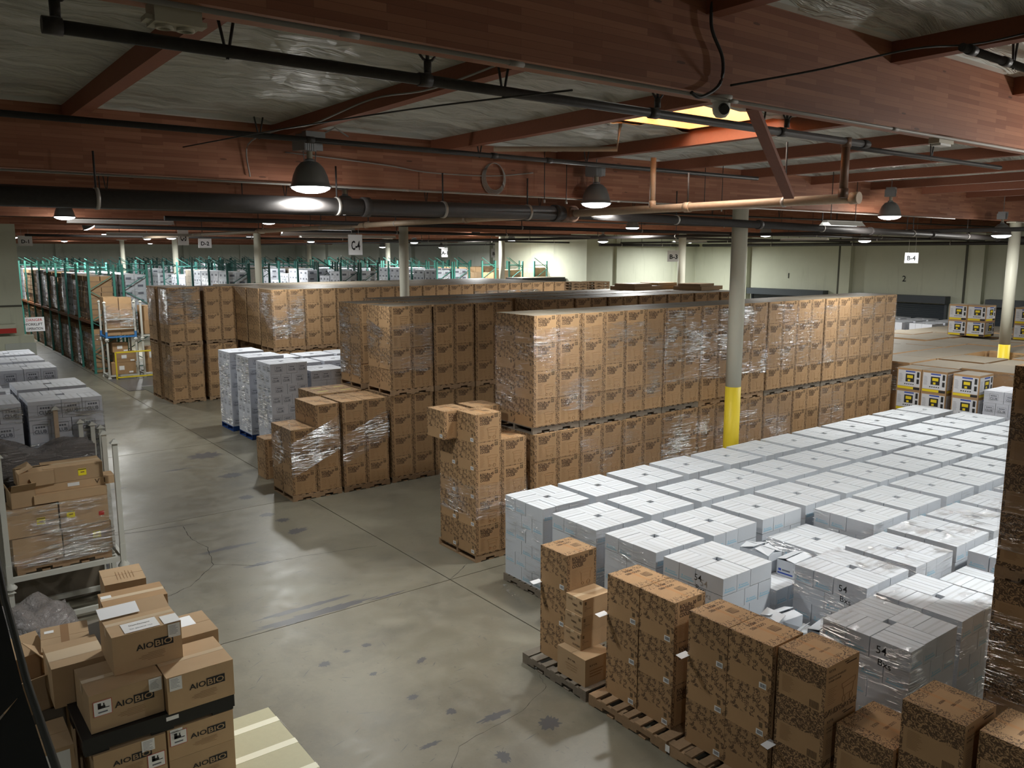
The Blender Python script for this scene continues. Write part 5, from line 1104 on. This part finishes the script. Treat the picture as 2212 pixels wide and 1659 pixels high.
# at the end of the aisle, two tiers by two
frame(7.08, 36.9, 0, 1.12, 1.05, 1.58, 'lower white stacking frame at the end of the rack aisle'); frame(7.08, 36.9, 1.62, 1.12, 1.05, 1.55, 'upper white stacking frame with blue feet and film wrapped cartons', 'post', 'bluepaint', (0.45, 0.85))
frame(8.46, 36.9, 0, 1.12, 1.05, 1.58, 'lower right stacking frame behind the yellow rail'); frame(8.46, 36.9, 1.62, 1.12, 1.05, 1.55, 'upper right stacking frame with crumpled brown cartons')
cc = [(7.2, 37.0, 0.16, 0.95, 0.5, 0.5, 'large brown carton on the lower frame floor'), (7.35, 37.0, 0.665, 0.85, 0.45, 0.42, 'brown carton stacked second in the lower frame'), (7.3, 37.05, 1.09, 0.6, 0.4, 0.38, 'small top carton in the lower frame'),
      (7.14, 36.95, 1.8, 0.5, 0.85, 0.52, 'left bottom carton in the wrapped frame'), (7.66, 36.95, 1.8, 0.5, 0.85, 0.52, 'right bottom carton in the wrapped frame'), (7.14, 36.95, 2.325, 0.5, 0.85, 0.5, 'left middle carton in the wrapped frame'), (7.66, 36.95, 2.325, 0.5, 0.85, 0.5, 'right middle carton in the wrapped frame'),
      (7.08, 37.0, 2.83, 0.55, 0.7, 0.55, 'tilted top left carton over the wrapped frame'), (7.66, 37.0, 2.83, 0.48, 0.7, 0.52, 'top right carton over the wrapped frame'),
      (8.55, 37.0, 0.16, 0.95, 0.5, 0.34, 'wide open brown carton behind the yellow rail'), (8.55, 37.0, 0.505, 0.5, 0.5, 0.75, 'tall brown carton with white labels behind the rail'), (9.08, 37.0, 0.505, 0.42, 0.5, 0.95, 'brown carton pile with many small labels'),
      (8.52, 36.95, 1.8, 0.55, 0.8, 0.55, 'lower carton in the upper right frame'), (9.09, 36.95, 1.8, 0.42, 0.8, 0.6, 'leaning carton in the upper right frame'), (8.52, 36.97, 2.355, 0.5, 0.8, 0.62, 'sagging top carton of the upper right frame')]
for k, (x, y, z, w, d, h, lb) in enumerate(cc):
    e = plain_carton('brown_carton', x + w / 2, y + d / 2, z, w, d, h, lb, 'card', (R() - .5) * 0.05)
    if k in (0, 1, 2, 10, 11): b = MB(); b.rect((-w / 2 + w * .3, -d / 2 - 0.004, 0), X3, Z3, 0, 0.2, h * .35, h * .7, M['label']); b.rect((-w / 2 + w * .7, -d / 2 - 0.004, 0), X3, Z3, 0, 0.16, h * .08, h * .22, M['label']); b.build('paper_label', e)
wrap(7.05, 8.22, 36.86, 37.95, 2.15, 3.12, 'loose film bands round the upper stacking frame', 'film_strong', 'FL')
e = tag(empty('guard_rail', (7.3, 36.6, 0)), 'yellow guard rail in front of the far stacking frames', 'rail'); b = MB()
for (n, a, c) in (('upright', (0, 0, 0), (0, 0, 1.12)), ('top_bar', (0, 0, 1.12), (2.3, 0, 1.12)), ('bottom_bar', (0, 0, 0.08), (2.3, 0, 0.08)), ('upright', (2.3, 0, 0), (2.3, 0, 1.12))): b = MB(); b.bar(a, c, 0.055, 0.055, M['yellow']); b.build(n, e)
# dark goods, pallet pile left of the cream block
for k in range(25): pallet(29.9, 33.9, k * 0.145, 1.1, 1.1, 'pallet of the left empty pile beside the cream block, %s from the floor' % ORD[k], 'pallet', hgt=0.14, group='empty pallet pile')
for k in range(25): pallet(31.3, 33.6, k * 0.145, 1.1, 1.1, 'pallet of the right empty pile beside the cream block, %s from the floor' % ORD[k], 'pallet', hgt=0.14, group='empty pallet pile')
b = MB(); b.box(0, 1.2, 0, 1.2, 0, 3.6, M['genblack']); b.box(-0.02, 0.35, -0.02, 0.0, 0.1, 3.4, M['paper']); b.box(0.75, 1.05, -0.02, 0, 0.1, 3.4, M['paper']); tag(b.build('dark_crate', None, (26.5, 32.2, 0)), 'dark crates with pale strips left of the pallet pile', 'crate')
b = MB(); b.box(0, 3.2, 0, 1.6, 0, 3.75, M['genblack'], top=M['dust']); tag(b.build('dark_crate', None, (29.0, 37.2, 0)), 'wide dark brown crate against the shaded wall', 'crate')

# ================================================================== LEFT FOREGROUND
# two stacking frames, the nearer loaded with brown cartons
frame(0.98, 12.6, -0.0, 1.43, 0.74, 0.62, 'lower grey stacking frame under the brown carton load', r=0.03)
frame(0.98, 12.6, 0.66, 1.43, 0.74, 1.85, 'grey stacking frame holding labelled brown cartons at the left', r=0.033)
for (x, y, z1, cm, lb) in ((2.36, 13.88, 2.56, 'post', 'grey frame post with pyramid cap, left of the close pair'), (2.47, 13.86, 2.5, 'post', 'grey frame post with pyramid cap, right of the close pair'), (2.19, 13.85, 2.62, 'post', 'thin grey capped post in front of the club cartons'), (1.87, 13.86, 2.86, 'cream', 'cream wooden post in front of the club cartons')):
    e = tag(empty('frame_post', (x, y, 0)), lb, 'post'); b = MB(); b.box(-0.03, 0.03, -0.03, 0.03, 0, z1, M[cm]); b.build('shaft', e); b = MB(); b.face([(-.06, -.06, z1), (.06, -.06, z1), (0, 0, z1 + .055)], M['post']); b.face([(.06, .06, z1), (-.06, .06, z1), (0, 0, z1 + .055)], M['post']); b.face([(-.06, .06, z1), (-.06, -.06, z1), (0, 0, z1 + .055)], M['post']); b.face([(.06, -.06, z1), (.06, .06, z1), (0, 0, z1 + .055)], M['post']); b.build('post_cap', e)
def ylabel(e, lx, ly, u, v): b = MB(); o = Vector((-lx / 2, -ly / 2 - 0.004, 0)); b.rect(o, X3, Z3, u, u + 0.105, v, v + 0.1, M['yellow_label']); b.rect(o - Y3 * .001, X3, Z3, u, u + 0.105, v + 0.082, v + 0.094, M['ink']); b.rect(o - Y3 * .001, X3, Z3, u + .03, u + 0.08, v + 0.04, v + 0.055, M['ink_soft']); b.build('yellow_label', e)
pallet(1.68, 13.15, 0.80, 1.2, 0.95, 'wooden pallet carrying the labelled brown cartons', 'pallet')
FB = [(1.06, 0.93, 0.60, 0.5, 0.38, 'film covered bottom left carton in the grey frame', None), (1.67, 0.93, 0.63, 0.5, 0.41, 'bottom right carton with a yellow label in the grey frame', (0.38, 0.2)), (1.02, 1.32, 0.62, 0.5, 0.40, 'bulging carton with a yellow label, left of the middle layer', (0.35, 0.14)), (1.66, 1.35, 0.62, 0.5, 0.39, 'carton with yellow label and red print, right of the middle layer', (0.08, 0.14))]
for (x, z, w, d, h, lb, yl) in FB:
    e = plain_carton('brown_carton', x + w / 2, 12.70 + d / 2, z, w, d, h, lb, 'tan', (R() - .5) * 0.03)
    if yl: ylabel(e, w, d, *yl)
    if z > 1.33 and x > 1.5: b = MB(); b.rect((0.18, -0.254, 0.1), X3, Z3, 0, 0.07, 0, 0.06, M['red_ink']); b.build('red_print', e)
e = plain_carton('long_carton', 1.83, 12.87, 1.745, 0.92, 0.3, 0.12, 'long flat brown carton under the arrow marked one', 'tan', -0.02)
e = plain_carton('long_carton', 1.86, 12.98, 1.868, 1.12, 0.3, 0.115, 'long flat brown carton with arrow marks sticking out right', 'tan', -0.03); b = MB(); b.rect((0.0, -0.153, 0.03), X3, Z3, -0.05, 0.1, 0.01, 0.06, M['label']); b.text('V  I', (0.3, -0.153, 0.03), X3, Z3, 0.1, M['ink'], 'l'); b.build('print', e)
e = plain_carton('brown_carton', 1.9, 13.05, 1.986, 0.75, 0.45, 0.22, 'wide brown carton with a yellow label on top of the frame load', 'tan', -0.02); ylabel(e, 0.75, 0.45, 0.43, 0.06); tape(e, 0.75, 0.45, 0.22, 'X', 0.05, 'tape_light')
open_box(1.42, 13.0, 1.986, 0.44, 0.4, 0.2, 0.06, 'worn brown carton with loose flaps on top of the frame load', (1, 1, 1, 0), 'tan', 'open_carton', ang=(0.12, 0.2, 0.4, 0))
open_box(1.23, 12.9, 1.725, 0.3, 0.3, 0.24, 0.1, 'small torn open brown carton at the left of the flat ones', (1, 0, 1, 1), 'tan', 'open_carton', ang=(2.3, 0, 2.0, 1.2))
wrap(1.03, 2.32, 12.66, 13.25, 0.9, 1.75, 'clear film round the labelled brown cartons', 'film_strong', 'FR')
# grey film covered bundle behind
b = MB(); nx, ny = 22, 12; zf = lambda u, v: 2.36 + 0.26 * math.exp(-((u - 0.28) / 0.16) ** 2) + 0.05 * math.exp(-((u - 0.85) / 0.1) ** 2) - 0.06 * math.exp(-((u - 0.62) / 0.06) ** 2) + 0.02 * math.sin(u * 23 + v * 9)
for i in range(nx + 1):
    for j in range(ny + 1):
        u, v = i / nx, j / ny
        if v < 0.5: z = 0.8 + (zf(u, 0.5) - 0.8) * (v / 0.5); y = 13.42 + 0.02 * math.sin(u * 31 + v * 40); 
        else: z = zf(u, v) + 0.03 * math.sin(v * 20); y = 13.42 + (v - 0.5) * 0.8
        x = 0.35 + 1.95 * u - (0.06 * abs(v - 0.5) if i == nx else 0); b.v.append((x, y, z))
for i in range(nx):
    for j in range(ny): q = i * (ny + 1) + j; b.f.append((q, q + ny + 1, q + ny + 2, q + 1)); b.m.append(b.mi(M['trim'])); b.uv.append([(0, 0)] * 4); b.sm.append(True)
mg = mat('grey shrink film', 0.22, (0.17, 0.155, 0.15), spec=0.8); t = NT(mg); nz = t.noise(t.scale(t.pos(), (1, 1, 5)), 5, 4, 0.6, 1.2); t.bump(nz, 1.0, 0.06); b.mats[0] = mg
tag(b.build('wrapped_bundle'), 'lumpy bundle under glossy grey film behind the brown cartons', 'bundle')
b = MB(); b.box(0.3, 2.3, 13.46, 13.8, 0, 0.8, M['dust']); tag(b.build('dusty_crate'), 'dusty base under the grey wrapped bundle', 'carton')

# pile of printed cartons nearest the camera
def bio_face(b, o, u, ww, hh, logo=True, x0=0.36, low=False):
    if not logo: return
    L = ww * 0.54; X = ww * x0; z = hh * 0.50; b.text('AIO', o + u * X + Z3 * z, u, Z3, hh * 0.215, M['black_ink'], 'l', 0.014, L * 0.46)
    b.rect(o, u, Z3, X + L * 0.48, X + L, z - hh * 0.035, z + hh * 0.19, M['black_ink']); n = u.cross(Z3) * 0.0012
    b.text('BIO', o + n + u * (X + L * 0.51) + Z3 * z, u, Z3, hh * 0.215, M['tan'], 'l', 0.01, L * 0.46)
    for k, (a, c) in enumerate(((0.3, 0.5), (0.12, 0.7), (0.05, 0.8), (0.12, 0.62), (0.28, 0.5))): b.rect(o, u, Z3, X + L * a, X + L * (a + c * 0.9), hh * (0.36 - 0.042 * k), hh * (0.37 - 0.042 * k), M['ink_soft'])
def bio(x, y, z, lx, ly, h, label, logo=0.36, lab=None, fork=None, rz=0.0, tp='X', paper=None):
    e = plain_carton('printed_carton', x, y, z, lx, ly, h, label, 'tan', rz, 'cartons with a two part black logo'); tape(e, lx, ly, h, tp, 0.06, 'tape_light')
    b = MB(); o = Vector((-lx / 2, -ly / 2 - 0.0035, 0)); bio_face(b, o, X3, lx, h, True, logo); b.build('printed_logo', e)
    if lab is not None:
        b = MB(); q = o - Y3 * 0.001; b.rect(q, X3, Z3, lab, lab + 0.1, h * 0.62, h * 0.98, M['label']); small_lines(b, q - Y3 * .001, X3, Z3, lab + 0.01, lab + 0.09, h * 0.93, 7, 0.012, M['grey_ink'], 0.003); b.build('shipping_label', e)
    if fork is not None:
        u0, v0 = fork; b = MB(); q = o - Y3 * 0.001; b.rect(q, X3, Z3, u0 - .004, u0 + .134, v0 - .004, v0 + .124, M['red_ink']); q = q - Y3 * .001; b.rect(q, X3, Z3, u0, u0 + .13, v0, v0 + .12, M['label']); q = q - Y3 * .001
        b.rect(q, X3, Z3, u0 + .03, u0 + .085, v0 + .055, v0 + .08, M['black_ink']); b.rect(q, X3, Z3, u0 + .03, u0 + .055, v0 + .06, v0 + .105, M['black_ink']); b.rect(q, X3, Z3, u0 + .085, u0 + .115, v0 + .055, v0 + .062, M['black_ink']); b.rect(q, X3, Z3, u0 + .07, u0 + .08, v0 + .08, v0 + .1, M['black_ink'])
        b.text('UNIVAR', q + X3 * (u0 + .065) + Z3 * (v0 + .018), X3, Z3, 0.02, M['black_ink'], 'c', 0.0) if False else b.rect(q, X3, Z3, u0 + .03, u0 + .1, v0 + .02, v0 + .032, M['grey_ink'])
        b.build('handling_sticker', e)
    return e
hb = 0.325; zA = 1.395; zB = zA + hb + 0.002
plt = tag(empty('plastic_pallet', (1.5, 7.4, 1.235)), 'black plastic pallet between the printed carton layers', 'pallet')
b = MB(); b.box(-0.6, 0.6, -0.6, 0.6, 0.12, 0.155, M['blackplastic']); b.build('deck', plt)
for sx in (-1, 0, 1):
    for sy in (-1, 0, 1): b = MB(); b.box(sx * 0.5 - 0.09, sx * 0.5 + 0.09, sy * 0.5 - 0.09, sy * 0.5 + 0.09, 0.0, 0.12, M['blackplastic']); b.build('block', plt)
b = MB(); b.box(-0.6, 0.6, -0.605, -0.6, 0.03, 0.155, M['blackplastic']); b.rect((0.03, -0.607, 0.09), X3, Z3, 0, 0.1, 0, 0.035, M['label']); b.build('rim', plt)
bio(1.25, 7.12, zA, 0.56, 0.55, hb, 'carton with two part logo at the front left of the pile, forklift sticker', 0.33, 0.45, (0.03, 0.14), 0.02, 'X')
bio(1.82, 7.03, zA, 0.55, 0.54, hb, 'carton with two part logo at the front right of the pile', 0.32, 0.02, None, 0.0, 'X')
e = bio(1.49, 7.32, zB, 0.55, 0.52, 0.335, 'topmost carton with two part logo and a paper sheet', 0.33, 0.44, None, -0.005, 'X')
b = MB(); b.rect((0, 0, 0.34), X3, Y3, -0.17, 0.11, -0.25, -0.05, M['label']); b.text('Disinfectant', (-0.03, -0.13, 0.3415), X3, Y3, 0.035, M['ink'], 'c', 0.0); b.text('for general use', (-0.03, -0.20, 0.3415), X3, Y3, 0.03, M['grey_ink'], 'c', 0.0); b.build('printed_sheet', e)
b = MB(); b.obox((-0.13, 0.2, 0.37), (0.16, 0.0, 0.0), (0, 0.08, 0.02), (0, 0, 0.001), M['paper']); b.build('paper_sheet', e); b = MB(); b.obox((0.0, 0.19, 0.352), (0.275, 0, 0), (0, 0.12, 0.03), (0, 0, 0.0025), M['tan']); b.build('raised_flap', e)
b = MB(); b.rect((0, 0, 0.3405), X3, Y3, 0.14, 0.275, -0.26, -0.08, M['label']); b.build('label_fold', e)
e = plain_carton('plain_carton', 1.95, 7.6, zA, 0.42, 0.5, 0.36, 'tan carton with a white sheet behind the front right carton', 'tan'); b = MB(); b.rect((0, 0, 0.362), X3, Y3, -0.16, 0.08, -0.02, 0.2, M['paper']); b.build('paper_sheet', e)
e = plain_carton('plain_carton', 1.02, 7.72, zA - 0.02, 0.42, 0.5, 0.36, 'tan carton with worn tape behind the front left carton', 'tan'); tape(e, 0.42, 0.5, 0.36, 'X', 0.2, 'tape_light')
# lower layers under the black pallet
NL = ['second', 'third', 'fourth', 'fifth']
for l in range(4):
    z = 1.233 - 0.283 * (l + 1)
    bio(1.81, 7.08, z, 0.55, 0.54, 0.281, 'logo carton under the black pallet, right column, %s layer down' % NL[l], 0.33, 0.02 if l == 0 else None, (0.02, 0.13) if l == 0 else None)
    bio(1.24, 7.06, z, 0.55, 0.54, 0.281, 'logo carton under the black pallet, left column, %s layer down' % NL[l], 0.25, 0.36 if l == 0 else None, (0.40, 0.01) if l == 0 else None)
    plain_carton('plain_carton', 1.5, 7.68, z, 1.1, 0.6, 0.281, 'plain carton hidden behind the logo cartons, %s layer down' % NL[l], 'tan')
pallet(1.52, 7.38, -0.02, 1.15, 1.2, 'pallet under the printed carton pile', 'pallet', hgt=0.12)
# cartons behind the pile
e = plain_carton('brown_carton', 1.62, 8.18, 1.40, 0.56, 0.36, 0.55, 'ochre brown carton with worn tape behind the topmost one', 'card', -0.05); tape(e, 0.56, 0.36, 0.55, 'X', 0.07, 'tape_light', 0.1); b = MB(); b.rect((0.08, -0.184, 0.42), X3, Z3, 0, 0.14, 0, 0.08, M['label']); b.rect((-0.27, 0.02, 0.552), X3, Y3, 0, 0.09, 0, 0.07, M['label']); b.build('shipping_label', e)
e = plain_carton('plain_carton', 1.66, 8.80, 1.42, 0.38, 0.46, 0.52, 'light tan carton with printed lid lines, farthest of the pile', 'tan', -0.08)
b = MB()
for k in range(6): b.rect((-0.06 + 0.03 * k, -0.14, 0.522), X3, Y3, 0, 0.006, 0, 0.24 - 0.02 * (k % 3), M['ink_soft'])
b.build('printed_lines', e)
b = MB(); b.box(1.3, 2.0, 8.0, 9.1, 0, 1.40, M['dust']); tag(b.build('carton_base'), 'dark dusty cartons supporting the two rear cartons', 'carton')
open_box(0.72, 8.25, 1.12, 0.5, 0.5, 0.33, 0.25, 'large open tan carton with spread flaps at the far left', (1, 1, 1, 1), 'tan', 'open_carton', ang=(2.7, 2.6, 2.75, 0.6))
e = plain_carton('plain_carton', 1.05, 8.42, 1.40, 0.40, 0.55, 0.20, 'flat tan carton with a dark tape stripe behind the pile', 'tan', -0.12); tape(e, 0.4, 0.55, 0.2, 'Y', 0.07, 'ink_soft'); b = MB(); b.rect((-0.17, 0.12, 0.2025), X3, Y3, 0, 0.08, 0, 0.06, M['label']); b.build('shipping_label', e)
b = MB(); b.box(0.4, 1.28, 8.0, 8.7, 0, 1.12, M['dust']); b.box(0.88, 1.28, 8.05, 8.7, 1.12, 1.4, M['dust']); tag(b.build('carton_base'), 'dark dusty cartons supporting the open ones at far left', 'carton')
e = plain_carton('plain_carton', 0.72, 7.3, 0.95, 0.3, 0.5, 0.3, 'tan carton with white labels beside the railing', 'tan'); b = MB(); b.rect((-0.1, -0.254, 0.05), X3, Z3, 0, 0.22, 0, 0.22, M['label']); b.build('shipping_label', e)
b = MB(); b.box(0.5, 0.87, 7.05, 7.55, 0, 0.95, M['dust']); b.rect((0.55, 7.046, 0.5), X3, Z3, 0, 0.25, 0, 0.35, M['label']); tag(b.build('carton_base'), 'dark carton stack below the labelled tan one', 'carton')
# crumpled film heap between frame and pile
b = MB(); n = 16
for i in range(n + 1):
    for j in range(n + 1): u, v = i / n, j / n; b.v.append((0.55 + 0.95 * u, 9.3 + 2.4 * v, 0.75 + 0.22 * math.sin(PI * u) * math.sin(PI * v) + 0.07 * math.sin(11 * u + 7 * v) + 0.05 * math.sin(17 * v - 5 * u) + 0.03 * R()))
for i in range(n):
    for j in range(n): q = i * (n + 1) + j; b.f.append((q, q + n + 1, q + n + 2, q + 1)); b.m.append(b.mi(mg)); b.uv.append([(0, 0)] * 4); b.sm.append(True)
tag(b.build('film_heap'), 'heap of crumpled grey film between the frame and the carton pile', 'film')
b = MB(); b.box(0.3, 1.55, 9.25, 11.8, 0, 0.60, M['trim']); tag(b.build('dark_crate'), 'dark crate under the crumpled film heap', 'crate')
# primed boards stacked at the bottom left
bs = tag(empty('board_stack', (2.12, 5.1, 0)), 'stack of pale primed boards right of the printed carton pile', 'board')
for k in range(8): b = MB(); b.box(-1.3, 0.60 - 0.004 * (k % 2), -2.4, 2.6, 0.05 + 0.07 * k, 0.115 + 0.07 * k, M['board']); b.build('board', bs)
for k, yy in enumerate((2.3, 1.84, 1.36, 0.9)): b = MB(); b.box(-1.3, 0.60, yy, yy + 0.09, 0.6055, 0.6075, M['board_light']); b.build('pale_stripe', bs)
b = MB(); b.box(-1.2, 0.5, -2.3, 2.5, 0, 0.05, M['pallet']); b.build('base', bs)
b = MB(); b.box(0.60, 0.604, -2.4, 2.6, 0.05, 0.61, M['film']); b.build('edge_film', bs)

# railing of the platform where the viewer stands
rl = tag(empty('railing', (0.22, 2.6, 3.0)), 'dark steel railing with netting at the lower left corner', 'railing')
hp_ = [(0.02, 1.3, 1.28), (0.002, 0.5, 1.05), (0.0, 0.0, 0.965), (0.012, -0.4, 0.9), (0.03, -0.9, 0.83)]
b = MB(); b.tube(hp_, 0.0105, M['rail'], 10); b.build('handrail', rl)
b = MB(); b.tube([(x - 0.02, y, z - 0.06) for x, y, z in hp_], 0.006, M['rail'], 8); b.build('mid_rail', rl)
M['net'] = mat('black netting', 0.8, (0.012, 0.013, 0.012))
b = MB()
for k in range(4):
    a, c = hp_[k], hp_[k + 1]
    for q in range(6):
        u0, u1 = q / 6, (q + 1) / 6; P = lambda h, u: (h[0] - 0.012 - 0.62 * u, h[1] + 0.05 * math.sin(9 * u), h[2] - 0.03 - 0.62 * u + 0.02 * math.sin(13 * u + k))
        b.face([P(a, u0), P(c, u0), P(c, u1), P(a, u1)], M['net'], sm=True)
b.build('netting', rl)
